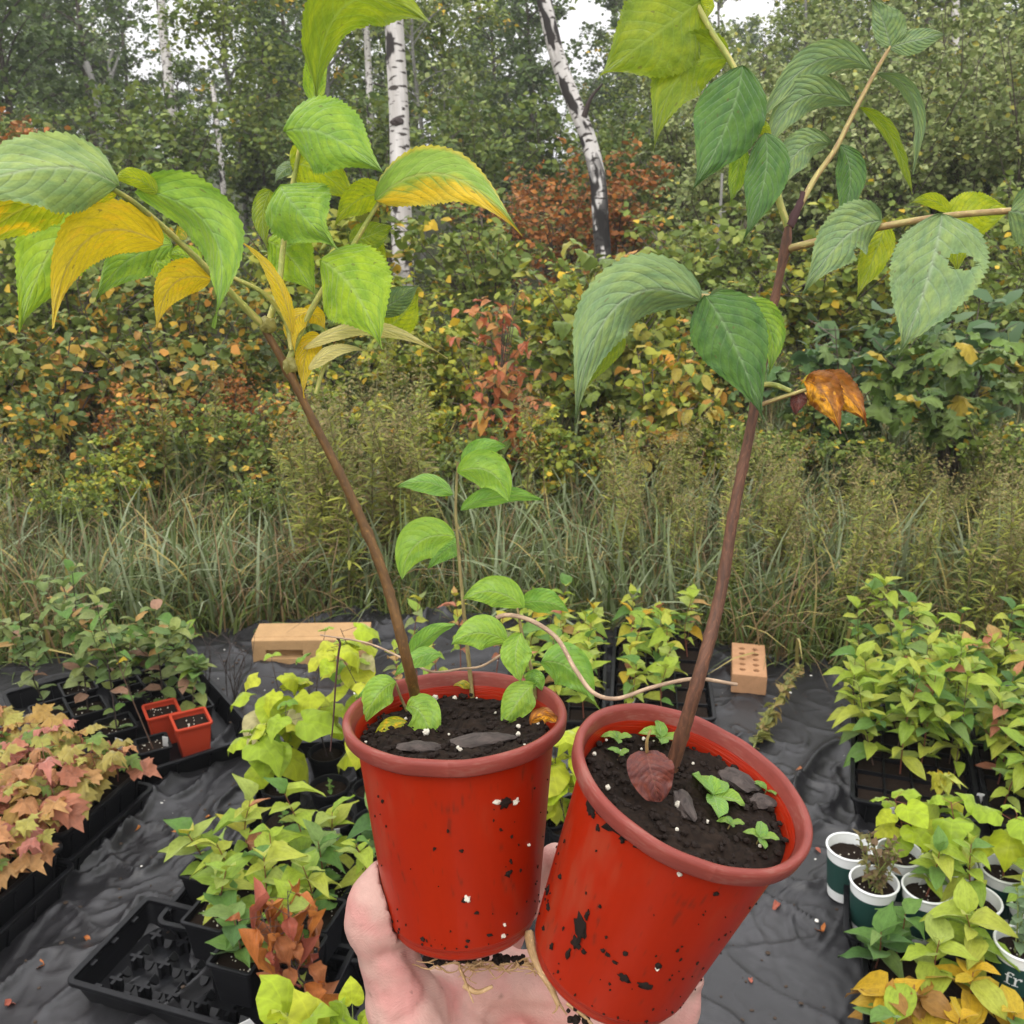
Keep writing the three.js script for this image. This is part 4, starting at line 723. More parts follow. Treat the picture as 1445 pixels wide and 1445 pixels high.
// --- right: two cell trays of lime shrub seedlings
rnd = mulberry(301);
{
  const turn = -Math.atan2(0.19, 0.585);
  const c = V(0.77, 0, -1.955), along = V(0.309, 0, -0.951), across = V(0.951, 0, 0.309);
  const names = ['black cell tray of lime seedlings at the open edge of the sheet', 'second black cell tray of lime seedlings, beside the one at the open edge'];
  for (let k = 0; k < 2; k++) {
    const ctr = c.clone().addScaledVector(along, 0.295).addScaledVector(across, 0.143 + k * 0.29);
    const T = tray({ x: ctr.x, z: ctr.z, turn, l: 0.58, label: names[k], cells: [4, 8] });
    const spots = []; for (let i = 0; i < 4; i++) for (let j = 0; j < 6; j++) spots.push([(i + 0.5) / 4 * 2 - 1, (j + 0.5) / 6.6 * 2 - 1]);
    for (const [u, v] of spots) {
      if (k === 0 && v > 0.62 ) continue;
      const edge = k === 0 && u < -0.5;
      plant('shrub_seedling', k ? 'lime seedling with paired pointed leaves in the second right cell tray' : 'lime seedling with paired pointed leaves in the cell tray at the open sheet edge', 'seedling', k ? 'lime seedlings of the second right cell tray' : 'lime seedlings of the cell tray at the sheet edge', T.to(u + rr(-0.08, 0.08), v + rr(-0.05, 0.05)), { h: rr(0.21, 0.32) * (edge ? 0.85 : 1), n: 9, opp: 1, shape: 'lance', mats: [...rep3(LIME, 4), ...GREEN, GREEN[0], ...(rnd() < 0.2 ? BLUSH : [])], size: 0.068, stem: rnd() < 0.5 ? twigRed : twig, el0: 0, el1: 0.6, start: 0.2, branches: 1, lean: V(edge ? -0.25 : 0, 0, v > 0.4 ? 0.25 : 0) });
    }
  }
}
// --- middle back trays
rnd = mulberry(302);
{
  const T = tray({ x: 0.43, z: -2.6, turn: -0.12, w: 0.28, l: 0.54, h: 0.055, label: 'small-cell tray with gritty soil next to the holed brick', cells: [3, 6] });
  const T2 = tray({ x: 0.13, z: -2.58, turn: -0.1, w: 0.28, l: 0.54, h: 0.055, label: 'cell tray of yellow-green seedlings behind the two held pots', cells: [3, 6] });
  const spec = (hh, blush) => ({ h: hh, n: 6, opp: 1, shape: 'ovate', mats: [...rep3(LIME, 2), ...GREEN.slice(0, 2), ...(blush ? [...YEL, ...BLUSH] : [])], size: 0.062, stem: twigRed, start: 0.3, el0: 0, el1: 0.45 });
  for (let i = 0; i < 3; i++) for (let j = 0; j < 6; j++) {
    const u = (i + 0.5) / 3 * 2 - 1, v = (j + 0.5) / 6 * 2 - 1;
    if (!(i === 2 && j > 1)) plant('shrub_seedling', 'yellow-green seedling in the trays behind the held pots', 'seedling', 'seedlings in the trays behind the held pots', T.to(u, v), spec(rr(0.12, 0.2), rnd() < 0.3));
    plant('shrub_seedling', 'yellow-green seedling in the trays behind the held pots', 'seedling', 'seedlings in the trays behind the held pots', T2.to(u, v), spec(rr(0.14, 0.22), rnd() < 0.35));
  }
  for (const [px, py, hh] of [[590, 960, 0.24], [650, 950, 0.26], [700, 950, 0.22], [560, 985, 0.18], [620, 985, 0.2]]) plant('shrub_seedling', 'seedling with yellow and blushing leaves behind the upright red pot', 'seedling', 'blushing seedlings behind the upright red pot', onGround(px, py, 0.02), { ...spec(hh, true), mats: [...LIME, ...YEL.slice(2), ...BLUSH, DULL[1]], size: 0.055 });
}
// --- left: two stacked maple trays
rnd = mulberry(303);
{
  const turn = Math.PI / 2 - 0.31;
  const rows = [[-0.885, -1.885, 'upper black ribbed tray of orange maple seedlings'], [-0.955, -1.605, 'lower black ribbed tray of orange maple seedlings by the empty tray']];
  for (const [ex, ez, label] of rows) {
    const dir = V(-0.955, 0, -0.30);
    const ctr = V(ex, 0, ez).addScaledVector(dir, 0.275);
    tray({ x: ctr.x, z: ctr.z, turn, label: label.replace('black ribbed tray of orange maple seedlings', 'outer black tray nested under the maple seedlings'), h: 0.055, w: 0.295, l: 0.56, ribs: 8 });
    const T = tray({ x: ctr.x, z: ctr.z, turn, y: 0.04, h: 0.085, label, w: 0.275, l: 0.54, cells: [4, 7], ribs: 10 });
    for (let i = 0; i < 4; i++) for (let j = 0; j < 7; j++) {
      const u = (i + 0.5) / 4 * 2 - 1 + rr(-0.08, 0.08), v = (j + 0.5) / 7 * 2 - 1 + rr(-0.05, 0.05);
      plant('maple_seedling', 'bushy orange and pink maple seedling in the ' + label.split(' ')[0] + ' ribbed tray', 'seedling', 'maple seedlings in the ' + label.split(' ')[0] + ' ribbed tray', T.to(u, v, 0.075), { h: rr(0.075, 0.15), n: 5, opp: 1, shape: 'maple', mats: MAPLE, size: 0.066, stem: twigRed, start: 0.45, pet: 0.034, petUp: 0.3, el0: -0.6, el1: -0.2, elTop: 0.1, miss: 0.0, lean: V(v < -0.6 ? 0.1 : 0, 0, 0.05) });
    }
  }
}
// --- left back: potted shrubs, red square pot
rnd = mulberry(304);
{
  const T = tray({ x: -1.03, z: -2.36, turn: 0.62, w: 0.5, l: 0.62, h: 0.05, label: 'wide black tray holding potted leafy shrubs and a red square pot', ribs: 8 });
  const red = std({ color: C(0.4, 0.045, 0.018), roughness: 0.5, specularIntensity: 0.4 });
  const pots = [[-0.817, -2.245, 0.085, 0.1, red, 'red square pot with gritty soil at the tray corner'], [-0.915, -2.312, 0.08, 0.09, red, 'red square pot behind the soil-filled red pot in the wide tray'], [-0.895, -2.178, 0.075, 0.07, blackPot, 'small black square pot in front of the red square pot']];
  for (const [x, z, w, h, m, label] of pots) squarePot(V(x, 0.02, z), 0.5, w, h, label, m);
  const spots = [[-1.02, -2.27], [-1.13, -2.36], [-1.2, -2.47], [-1.04, -2.43], [-0.945, -2.41], [-1.225, -2.345], [-0.855, -2.375], [-1.11, -2.545], [-1.01, -2.535], [-0.93, -2.505]];
  spots.forEach(([x, z], i) => {
    const top = squarePot(V(x, 0.02, z), 0.6, 0.085, 0.07, 'black square pot of a leafy shrub in the wide tray', blackPot, 'black pots in the wide tray');
    const tall = i < 6;
    plant('leafy_shrub', tall ? 'tall dull green potted shrub with dark stems and blushing tips' : 'low green potted shrub beside the tall dark-stemmed ones', 'shrub', tall ? 'tall potted shrubs in the wide tray' : 'low potted shrubs in the wide tray', top, { h: tall ? rr(0.26, 0.4) : rr(0.13, 0.18), n: 9, shape: 'ell', opp: 1, mats: [...rep3(DULL, 3), ...GREEN.slice(0, 2), ...(tall ? [BLUSH[1]] : LIME.slice(2, 4)), lm(0.42, 0.24, 0.16)], size: tall ? 0.056 : 0.056, stem: tall ? twigDark : twig, branches: tall ? 4 : 4, start: 0.04, el0: 0.2, el1: 0.6, r: tall ? 0.0024 : 0.0016, stems: 1 });
  });
  plant('leafy_shrub', 'slim shrub with one bright yellow leaf rising from the small black pot', 'shrub', null, V(-0.895, 0.08, -2.178), { h: 0.34, n: 8, shape: 'ovate', mats: [...DULL, ...GREEN, YEL[0]], size: 0.042, stem: twig, start: 0.4, lean: V(-0.22, 0, -0.1), branches: 1 });
  for (let i = 0; i < 7; i++) { // dry leafless stems
    const p = onGround(rr(270, 345), rr(985, 1010), 0.0); const root = thing('bare_stem', 'dark leafless twiggy stem rising behind the low potted shrubs', 'stem', p, 'leafless stems behind the low shrubs');
    part('stem', mergeGeometries([0, 1, 2].map(k => { const g = tube([V(0, k * 0.05, 0), V(rr(-0.03, 0.03), 0.12 + k * 0.03, rr(-0.03, 0.03)), V(rr(-0.09, 0.09), rr(0.17, 0.24), rr(-0.06, 0.06))], 0.0014, 0.0006, 5, 6); g.userData = {}; return g; })), twigDark, root);
  }
}
// --- redbud-like heart-leaved seedlings in round pots
rnd = mulberry(305);
{
  const T = tray({ x: -0.42, z: -1.98, turn: 0.1, w: 0.36, l: 0.5, h: 0.05, label: 'black tray of round pots under the heart-leaved seedlings', ribs: 7 });
  const spots = [[-0.55, -2.1, 0.27, 1], [-0.45, -2.12, 0.34, 1], [-0.34, -2.1, 0.36, 1], [-0.53, -1.98, 0.24, 1], [-0.42, -1.98, 0.2, 0], [-0.32, -1.97, 0.3, 1], [-0.5, -1.86, 0.12, 0], [-0.39, -1.86, 0.1, 0], [-0.3, -1.85, 0.12, 0]];
  for (const [x, z, h, heart] of spots) {
    const top = roundPot(V(x, 0.02, z), 0.044, 0.085, 'round black pot in the tray under the heart-leaved seedlings', blackPot, 'round black pots under heart-leaved seedlings');
    if (heart) plant('heart_leaved_seedling', 'yellow-lime seedling with heart-shaped leaves beside the upright red pot', 'seedling', 'heart-leaved seedlings beside the upright red pot', top, { h, n: 9, shape: 'heart', mats: [...rep3(HEART, 3), ...WASH], size: 0.084, stem: twigDark, start: 0.3, pet: 0.045, petUp: 0.2, hang: 0.9, el0: 0.1, el1: 0.4, elTop: 0.3, miss: 0, branches: 1, bend: 0.14 });
    else plant('weed_sprout', 'low pale green sprout in a round black pot', 'weed', 'low sprouts in round black pots', top, { h: 0.03, n: 4, opp: 1, shape: 'ell', mats: GREEN, size: 0.02, stem: twigGreen, start: 0.2 });
  }
}
for (const [px, py, h] of [[800, 1215, 0.26], [815, 1190, 0.2], [772, 1200, 0.22]]) { const g0 = onGround(px, py, 0.0); g0.y = sheetY(g0.x, g0.z); const top = roundPot(g0, 0.044, 0.085, 'round black pot standing behind the gap between the red pots', blackPot, 'round pots behind the held pots'); plant('heart_leaved_seedling', 'bright lime heart-leaved seedling seen between the two red pots', 'seedling', 'heart-leaved seedlings between the red pots', top, { h, n: 8, shape: 'heart', mats: HEART.slice(0, 3), size: 0.085, stem: twigDark, start: 0.2, pet: 0.04, petUp: 0.2, hang: 0.9, el0: 0.1, el1: 0.4, miss: 0, branches: 1, bend: 0.1 }); }
// --- centre-left: empty cell tray and potted lance-leaved seedlings
rnd = mulberry(306);
{
  // long axis runs to the right and slightly towards the photographer
  const bl = V(-0.797, 0, -1.428), ux = V(0.952, 0, 0.304), uz = V(0.274, 0, -0.962);
  const ctr = bl.clone().addScaledVector(ux, 0.27).addScaledVector(uz, 0.115), turn = Math.atan2(-0.304, 0.952);
  const W = 0.54, L = 0.235, h = 0.05;
  const root = thing('nursery_tray', 'empty black cell tray with cross-shaped posts, partly under potted seedlings', 'tray', V(ctr.x, 0.014, ctr.z)); root.rotation.y = turn;
  part('wall', wallGeo(W - 0.012, L - 0.012, W - 0.04, L - 0.04, h, 0.016), trayMat, root);
  const rim = part('rim', rimGeo(W, L, 0.009, 0.006, 0.016), trayMat, root); rim.position.y = h;
  part('floor', shapeFlat(W - 0.04, L - 0.04, 0.012, 0.003), trayMat, root);
  const arm = 0.0135, th = 0.0065, cross = () => mergeGeometries([box(arm * 2, 0.024, th), box(th, 0.0236, arm * 2)]);
  const cg = cross(), tg = (() => { const s = new THREE.Shape(); s.moveTo(-0.008, 0.006); s.lineTo(0.008, 0.006); s.quadraticCurveTo(0.008, -0.009, 0, -0.01); s.quadraticCurveTo(-0.008, -0.009, -0.008, 0.006); const g = new THREE.ExtrudeGeometry(s, { depth: 0.004, bevelEnabled: true, bevelSize: 0.001, bevelThickness: 0.001, bevelSegments: 1, curveSegments: 4 }); g.rotateX(-0.9); return g; })();
  const tabG = box(0.014, 0.005, 0.012);
  for (let i = 1; i < 9; i++) for (let j = 1; j < 4; j++) {
    const x = i / 9 * W - W / 2, z = j / 4 * L - L / 2;
    const m = part('cross_post', cg, trayMat, root); m.position.set(x, 0.015, z);
    const t = part('cell_tongue', tg, trayMat, root); t.position.set(x + W / 18, 0.016, z + 0.003);
    const t2 = part('cell_tongue', tg, trayMat, root); t2.position.set(x, 0.016, z + L / 8 + 0.003); t2.rotation.y = 1.57;
  }
  for (let i = 1; i < 9; i++) for (const s of [-1, 1]) { const m = part('rim_tab', tabG, trayMat, root); m.position.set(i / 9 * W - W / 2, h - 0.001, s * (L / 2 - 0.013)); }
  for (let j = 1; j < 4; j++) for (const s of [-1, 1]) { const m = part('rim_tab', tabG, trayMat, root); m.position.set(s * (W / 2 - 0.013), h - 0.001, j / 4 * L - L / 2); m.rotation.y = 1.57; }
  tray({ x: -0.4, z: -1.64, turn: turn + 0.06 + Math.PI / 2, w: 0.26, l: 0.54, h: 0.045, label: 'black tray of square pots behind the empty cell tray', ribs: 8 });
  const lbl = 'yellow-green seedling with long pointed leaves in the pots behind the empty cell tray', grp = 'pointed-leaved seedlings behind the empty tray';
  const spec = (o = {}) => ({ h: 0.13, n: 13, shape: 'ovate', opp: 0, mats: [...rep3(LIME, 2), LIME[4], GREEN[0], ...(o.warm ? [...BLUSH, YEL[2]] : [])], size: 0.07, stem: twigRed, start: 0.15, el0: 0.05, el1: 0.55, elTop: 1, miss: 0, bend: 0.12, ...o });
  for (const [x, z, h, o] of [[-0.62, -1.7, 0.12, { warm: 1, lean: V(-0.35, 0, 0) }], [-0.53, -1.73, 0.16, { warm: 1 }], [-0.44, -1.73, 0.18, {}], [-0.36, -1.72, 0.14, {}], [-0.55, -1.62, 0.13, {}], [-0.46, -1.63, 0.17, {}], [-0.37, -1.62, 0.16, { mats: GREEN }], [-0.28, -1.62, 0.15, {}], [-0.27, -1.72, 0.14, { mats: GREEN }]]) {
    const top = squarePot(V(x, 0.024, z), turn, 0.08, 0.075, 'small black square pot in the tray behind the empty cell tray', blackPot, 'square pots behind the empty tray');
    plant('pointed_leaf_seedling', lbl, 'seedling', grp, top, spec({ h, ...o }));
  }
  // pots standing on the right part of the empty tray
  for (const [x, z, h, o, tl] of [[-0.545, -1.5, 0.12, { lean: V(0.1, 0, -0.2) }, 0.35], [-0.45, -1.5, 0.15, {}, 0], [-0.36, -1.5, 0.14, {}, 0], [-0.47, -1.4, 0.1, { mats: GREEN }, 0], [-0.38, -1.41, 0.12, {}, 0]]) {
    const top = squarePot(V(x, 0.075, z), turn, 0.082, 0.085, tl ? 'black square pot standing at the gap in the empty cell tray' : 'black square pot standing on the empty cell tray', blackPot, tl ? null : 'pots standing on the empty cell tray');
    plant('pointed_leaf_seedling', 'pointed-leaved seedling in a square pot standing on the empty cell tray', 'seedling', 'seedlings on the empty cell tray', top, spec({ h, ...o }));
  }
  plant('withered_seedling', 'withered seedling with crisp orange-brown leaves beside the hand', 'seedling', null, onGround(455, 1405, 0.1), { h: 0.19, n: 24, shape: 'crisp', mats: BROWN, size: 0.058, stem: twigDark, start: 0.1, pet: 0.035, petUp: 0.1, el0: -0.7, el1: 0.1, hang: 0.6, lean: V(-0.2, 0, 0.05), bend: 0.2, miss: 0, branches: 2 });
  for (const [px, py, d] of [[420, 1470, 1.42], [500, 1465, 1.42], [455, 1490, 1.4]]) plant('heart_leaved_seedling', 'lime seedling with rounded leaves in front of the withered seedling', 'seedling', 'lime seedlings in front of the withered seedling', at(px, py + 40, d), { h: 0.1, n: 6, shape: 'heart', mats: HEART.slice(0, 4), size: 0.058, stem: twigGreen, start: 0.5, pet: 0.02, petUp: 0.6, el0: 0.4, el1: 0.9, elTop: 1, miss: 0 });
  const tr2 = tray({ x: -0.2, z: -1.5, turn: turn + 0.1, w: 0.2, l: 0.4, h: 0.05, label: 'narrow black tray edge behind the wrist', ribs: 6 });
  plant('clover_weed', 'low mat of tiny blue-green weed leaves beside the black square pot', 'weed', null, V(-0.5, 0.075, -1.46), { h: 0.04, stems: 6, n: 4, opp: 1, shape: 'ell', mats: [lm(0.1, 0.22, 0.09), lm(0.14, 0.27, 0.11)], size: 0.015, stem: twigGreen, start: 0.3 });
}
// --- right front: printed paper cups and the tray of yellowing seedlings
rnd = mulberry(307);
const font = await new FontLoader().loadAsync('fonts/droid/droid_serif_regular.typeface.json');
{
  const cupW = std({ color: C(0.74, 0.75, 0.73), roughness: 0.5 }), cupG = std({ color: C(0.012, 0.05, 0.04), roughness: 0.5 });
  const T0 = tray({ x: 0.9, z: -1.63, turn: -0.31, w: 0.46, l: 0.34, h: 0.05, label: 'black tray carrying the white and green paper cups', ribs: 7 });
  const cup = (x, z, text) => {
    const r = 0.045, h = 0.115, root = thing('paper_cup', text ? 'white paper cup with dark green band and white lettering' : 'white-rimmed paper cup with dark green band, planted with a seedling', 'cup', V(x, 0.02, z), text ? null : 'planted paper cups');
    part('cup_wall', new THREE.LatheGeometry([[0.001, 0.004], [r * 0.72, 0.004], [r * 0.74, 0.0], [r, h], [r * 0.96, h], [r * 0.72, 0.01]].map(p => new THREE.Vector2(...p)), 40), cupW, root);
    const lip = part('lip', new THREE.TorusGeometry(r, 0.0026, 8, 40), cupW, root); lip.rotation.x = Math.PI / 2; lip.position.y = h;
    const band = part('band', new THREE.LatheGeometry([[r * 0.79 + 0.0006, h * 0.2], [r * 0.945 + 0.0006, h * 0.8]].map(p => new THREE.Vector2(...p)), 40), cupG, root);
    const s = part('soil', soilDisc(r * 0.93, 0.002, x * 30), traySoil, root); s.position.y = h - 0.02;
    const gs = []; for (let i = 0; i < 10; i++) { const g = new THREE.IcosahedronGeometry(rr(0.001, 0.002), 0), a = rr(0, 6.28), q = rr(0, 0.035); g.translate(Math.cos(a) * q, 0.002, Math.sin(a) * q); gs.push(g); } part('perlite_grain', mergeGeometries(gs), perliteMat, s, true);
    if (text) { // lettering bent round the band
      const g = new TextGeometry(text, { font, size: 0.026, depth: 0.0004, curveSegments: 4 }), p = g.attributes.position; g.computeBoundingBox();
      const R = 0.0402, a0 = Math.atan2(-x, 0.25 - z) - 0.5;
      for (let i = 0; i < p.count; i++) { const X = p.getX(i), Y = p.getY(i), Z = p.getZ(i), yy = 0.052 + Y, rad = lerp(r * 0.74, r, yy / h) + 0.0012 + Z, a = a0 + X / R; p.setXYZ(i, Math.sin(a) * rad, yy, Math.cos(a) * rad); }
      g.computeVertexNormals(); part('lettering', g, cupW, root);
    }
    return V(x, 0.02 + h - 0.019, z);
  };
  const H = (top, h, o) => plant('heart_leaved_seedling', 'lime seedling with broad rounded leaves growing from a paper cup', 'seedling', 'broad-leaved seedlings in paper cups', top, { h, n: 7, shape: 'heart', mats: [...HEART.slice(0, 4), HEART[3]], size: 0.07, stem: twigRed, start: 0.45, pet: 0.03, petUp: 0.4, hang: 0.8, el0: 0.1, el1: 0.5, elTop: 0.6, miss: 0, ...o });
  const Lc = (top, h, o) => plant('pointed_leaf_seedling', 'lime seedling with pointed leaves growing from a paper cup', 'seedling', 'pointed-leaved seedlings in paper cups', top, { h, n: 8, opp: 1, shape: 'lance', mats: [...LIME, GREEN[1]], size: 0.06, stem: twigRed, start: 0.3, el0: 0, el1: 0.6, elTop: 1.1, miss: 0, ...o });
  Lc(cup(0.8, -1.595), 0.12, { size: 0.055, n: 10 }); Lc(cup(0.88, -1.562), 0.14, { size: 0.055, lean: V(-0.15, 0, -0.1) }); Lc(cup(0.988, -1.55), 0.13, { size: 0.075 });
  H(cup(0.785, -1.7), 0.17, { n: 10, lean: V(-0.15, 0, 0.1) }); H(cup(0.88, -1.67), 0.17, { n: 10 }); H(cup(0.975, -1.65), 0.15, { n: 9 }); cup(1.07, -1.64);
  // feathery brown weed in the first cup
  const c1 = cup(0.705, -1.615);
  plant('feathery_weed', 'brownish feathery weed in the paper cup at the sheet edge', 'weed', null, c1, { h: 0.12, stems: 10, n: 18, shape: 'lance', mats: [lm(0.22, 0.17, 0.07), lm(0.26, 0.24, 0.08), lm(0.2, 0.13, 0.07)], size: 0.02, stem: twigGreen, start: 0.15, el0: 0.4, el1: 0.9 });
  const c2 = cup(0.912, -1.448, 'fr');
  plant('feathery_weed', 'grey-green leafy weed in the lettered paper cup', 'weed', null, c2, { h: 0.13, stems: 4, n: 12, shape: 'ell', mats: [lm(0.16, 0.25, 0.13), lm(0.2, 0.3, 0.16)], size: 0.028, stem: twigGreen, start: 0.2, el0: 0.2, el1: 0.6 });
  cup(0.69, -1.718);
  // staked stem with a crumpled yellow top
  const sp = onGround(1312, 1215, 0.06); const st = thing('staked_stem', 'thick dark stem with crumpled yellow leaves at its tip among the cups', 'seedling', sp);
  part('stem', tube([V(0, -0.05, 0), V(0.003, 0.1, 0), V(0.001, 0.2, 0)], 0.006, 0.0045, 8, 8), twig, st);
  for (let i = 0; i < 8; i++) { const m = part('leaf', pick(leafShapes.crisp), pick([YEL[2], YEL[0], lm(0.5, 0.55, 0.1)]), st); m.position.set(0.001, 0.195 + rr(-0.01, 0.01), 0); m.rotation.set(rr(-1, 0.6), i * 0.8, rr(-0.4, 0.4), 'YXZ'); m.scale.setScalar(0.038); }
  for (const s of [-1, 1]) { const m = part('leaf', leafShapes.ovate[2 + s], s < 0 ? lm(0.36, 0.46, 0.04) : lm(0.52, 0.52, 0.04), st); m.position.set(s * 0.008, 0.15, 0.004); m.rotation.set(0.7, s * 0.9, 0, 'YXZ'); m.scale.setScalar(0.085); }
  // tray in front
  const T = tray({ x: 0.86, z: -1.33, turn: -0.31 , w: 0.5, l: 0.3, h: 0.05, label: 'black tray of yellowing seedlings in front of the paper cups', cells: [5, 3] });
  const P = (px, py, h, o, name, label, grp) => plant(name, label, 'seedling', grp, onGround(px, py, 0.05), { h, n: 9, shape: 'ovate', mats: LIME, size: 0.068, stem: twigRed, start: 0.3, el0: 0, el1: 0.5, miss: 0, ...o });
  P(1235, 1365, 0.1, { mats: GREEN, n: 10 }, 'pointed_leaf_seedling', 'green seedling at the edge of the yellowing tray', 'green seedlings in the yellowing tray');
  P(1262, 1352, 0.1, { mats: GREEN, n: 9 }, 'pointed_leaf_seedling', 'green seedling at the edge of the yellowing tray', 'green seedlings in the yellowing tray');
  P(1320, 1400, 0.13, { mats: [...LIME, YEL[2]], n: 8, size: 0.085 }, 'pointed_leaf_seedling', 'lime seedling standing over the browned leaves in the yellowing tray');
  P(1375, 1372, 0.17, { mats: LIME, n: 9, shape: 'lance', size: 0.07, opp: 1, lean: V(-0.2, 0, 0) }, 'pointed_leaf_seedling', 'tallest lime seedling beside the lettered paper cup');
  P(1360, 1420, 0.08, { mats: [YEL[0], YEL[1], LIME[4], YEL[1]], n: 9, size: 0.07, shape: 'ell' }, 'yellow_seedling', 'seedling with bright yellow oval leaves in the front tray', 'bright yellow seedlings in the front tray');
  P(1425, 1462, 0.05, { mats: [YEL[0], LIME[0], GREEN[0], YEL[1]], n: 8, size: 0.06, shape: 'ell' }, 'yellow_seedling', 'seedling with bright yellow oval leaves in the front tray', 'bright yellow seedlings in the front tray');
  P(1345, 1470, 0.06, { mats: [YEL[0], YEL[1]], n: 8, size: 0.07, shape: 'ell' }, 'yellow_seedling', 'seedling with bright yellow oval leaves in the front tray', 'bright yellow seedlings in the front tray');
  P(1245, 1440, 0.07, { mats: [lm(0.45, 0.24, 0.03), lm(0.5, 0.34, 0.03), lm(0.36, 0.19, 0.04), YEL[1]], n: 18, size: 0.07, shape: 'ovate', el0: -0.3, el1: 0.2 }, 'yellow_seedling', 'seedling with browned golden leaves at the corner of the front tray', 'browned golden seedlings in the front tray');
  P(1290, 1440, 0.06, { mats: [lm(0.45, 0.24, 0.03), YEL[0], lm(0.36, 0.19, 0.04)], n: 16, size: 0.068, el0: -0.3, el1: 0.2 }, 'yellow_seedling', 'seedling with browned golden leaves at the corner of the front tray', 'browned golden seedlings in the front tray');
  P(1260, 1480, 0.07, { mats: [GREEN[1], LIME[0]], n: 6, size: 0.075, shape: 'ell' }, 'pointed_leaf_seedling', 'green seedling below the browned golden leaves in the front tray');
}
plantTag(1255, 1140, 0.075, 0.022, 'white plastic label in the right cell tray'); plantTag(166, 1042, 0.12, 0.02, 'white plastic label beside the maple seedlings'); plantTag(392, 1100, 0.12, 0.012, 'slim white label among the heart-leaved seedlings'); plantTag(1300, 1232, 0.14, 0.014, 'white label in a paper cup'); plantTag(1380, 1120, 0.08, 0.016, 'white label under the second right cell tray seedlings'); plantTag(232, 1040, 0.1, 0.014, 'white label among the tall potted shrubs'); plantTag(890, 985, 0.07, 0.014, 'white label in the tray behind the tilted pot'); plantTag(475, 1170, 0.1, 0.012, 'white label in a round black pot near the thumb'); plantTag(358, 1435, 0.12, 0.02, 'white label at the front of the pots on the empty tray');
// --- bricks
const brickTex = (c, s) => pixTex(256, 256, (u, v) => { const n = tileNoise(u, v, 7, s, 4), f = tileNoise(u, v, 70, s + 3, 3), k = 1 + n * 0.22 + f * 0.28; let q = c.map(x => x * k); if (f > 0.34) q = mix3(q, [0.2, 0.1, 0.06], 0.5); return q; });
{
  const p = V(0.70, sheetY(0.7, -2.66), -2.665), root = thing('brick', 'tan clay brick with ten round core holes lying on the sheet', 'brick', p); root.rotation.y = -0.2;
  const s = new THREE.Shape(); s.moveTo(-0.046, -0.1); s.lineTo(0.046, -0.1); s.lineTo(0.046, 0.1); s.lineTo(-0.046, 0.1);
  for (let i = 0; i < 5; i++) for (const q of [-1, 1]) { const hpath = new THREE.Path(); hpath.absarc(q * 0.0195, (i - 2) * 0.034, 0.0115, 0, Math.PI * 2, true); s.holes.push(hpath); }
  const g = new THREE.ExtrudeGeometry(s, { depth: 0.055, bevelEnabled: true, bevelThickness: 0.003, bevelSize: 0.003, bevelSegments: 2, curveSegments: 14 }); g.rotateX(-Math.PI / 2); g.translate(0, 0.004, 0);
  const t = brickTex([0.42, 0.23, 0.12], 4); t.repeat.set(6, 6); part('clay_body', g, std({ map: t, bumpMap: t, bumpScale: 0.002, roughness: 0.9, specularIntensity: 0.3 }), root);
}
{
  const p = V(-0.61, sheetY(-0.61, -2.78), -2.79), root = thing('paving_block', 'long sandy block with recessed slots in its front face at the sheet edge', 'block', p); root.rotation.y = 0.03;
  const t = brickTex([0.42, 0.26, 0.125], 8); t.repeat.set(5, 5); const m = std({ map: t, bumpMap: t, bumpScale: 0.002, roughness: 0.9, specularIntensity: 0.3 });
  const s = new THREE.Shape(); s.moveTo(-0.17, 0); s.lineTo(0.17, 0); s.lineTo(0.17, 0.088); s.lineTo(-0.17, 0.088);
  for (const [a, b] of [[-0.135, -0.02], [0.02, 0.135]]) { const h = new THREE.Path(); h.moveTo(a, 0.028); h.lineTo(a, 0.06); h.lineTo(b, 0.06); h.lineTo(b, 0.028); s.holes.push(h); }
  const g = new THREE.ExtrudeGeometry(s, { depth: 0.02, bevelEnabled: true, bevelThickness: 0.003, bevelSize: 0.003, bevelSegments: 2 }); g.translate(0, 0.003, 0.042);
  part('front_face', g, m, root);
  const g2 = new THREE.ExtrudeGeometry((() => { const q = new THREE.Shape(); q.moveTo(-0.17, 0); q.lineTo(0.17, 0); q.lineTo(0.17, 0.088); q.lineTo(-0.17, 0.088); return q; })(), { depth: 0.09, bevelEnabled: true, bevelThickness: 0.003, bevelSize: 0.003, bevelSegments: 2 }); g2.translate(0, 0.0035, -0.054);
  part('block_body', g2, m, root);
}
// --- fallen leaves, twigs and the cut weed spray on the sheet
rnd = mulberry(308);
for (const [px, py, s, sh] of [[365, 1163, 0.03, 'crisp'], [1162, 1320, 0.035, 'crisp'], [65, 1372, 0.03, 'crisp'], [8, 1425, 0.03, 'crisp'], [168, 1140, 0.03, 'crisp'], [200, 1175, 0.03, 'crisp'], [290, 1155, 0.025, 'crisp'], [1130, 1100, 0.02, 'crisp'], [1100, 1280, 0.025, 'crisp'], [1170, 1010, 0.02, 'crisp'], [250, 1190, 0.02, 'lance'], [120, 1330, 0.02, 'crisp'], [1060, 1390, 0.022, 'lance'], [40, 1300, 0.02, 'lance'], [1150, 1200, 0.018, 'lance']]) { const p = onGround(px, py, 0.01); p.y = sheetY(p.x, p.z) + 0.004; const root = thing('dry_leaf', 'small dry brown leaf scrap lying on the black sheet', 'leaf', p, 'dry leaf scraps on the sheet'); const m = part('leaf', pick(leafShapes[sh]), pick(BROWN), root); m.scale.set(s, s * 0.6, s); m.rotation.y = rr(0, 6); }
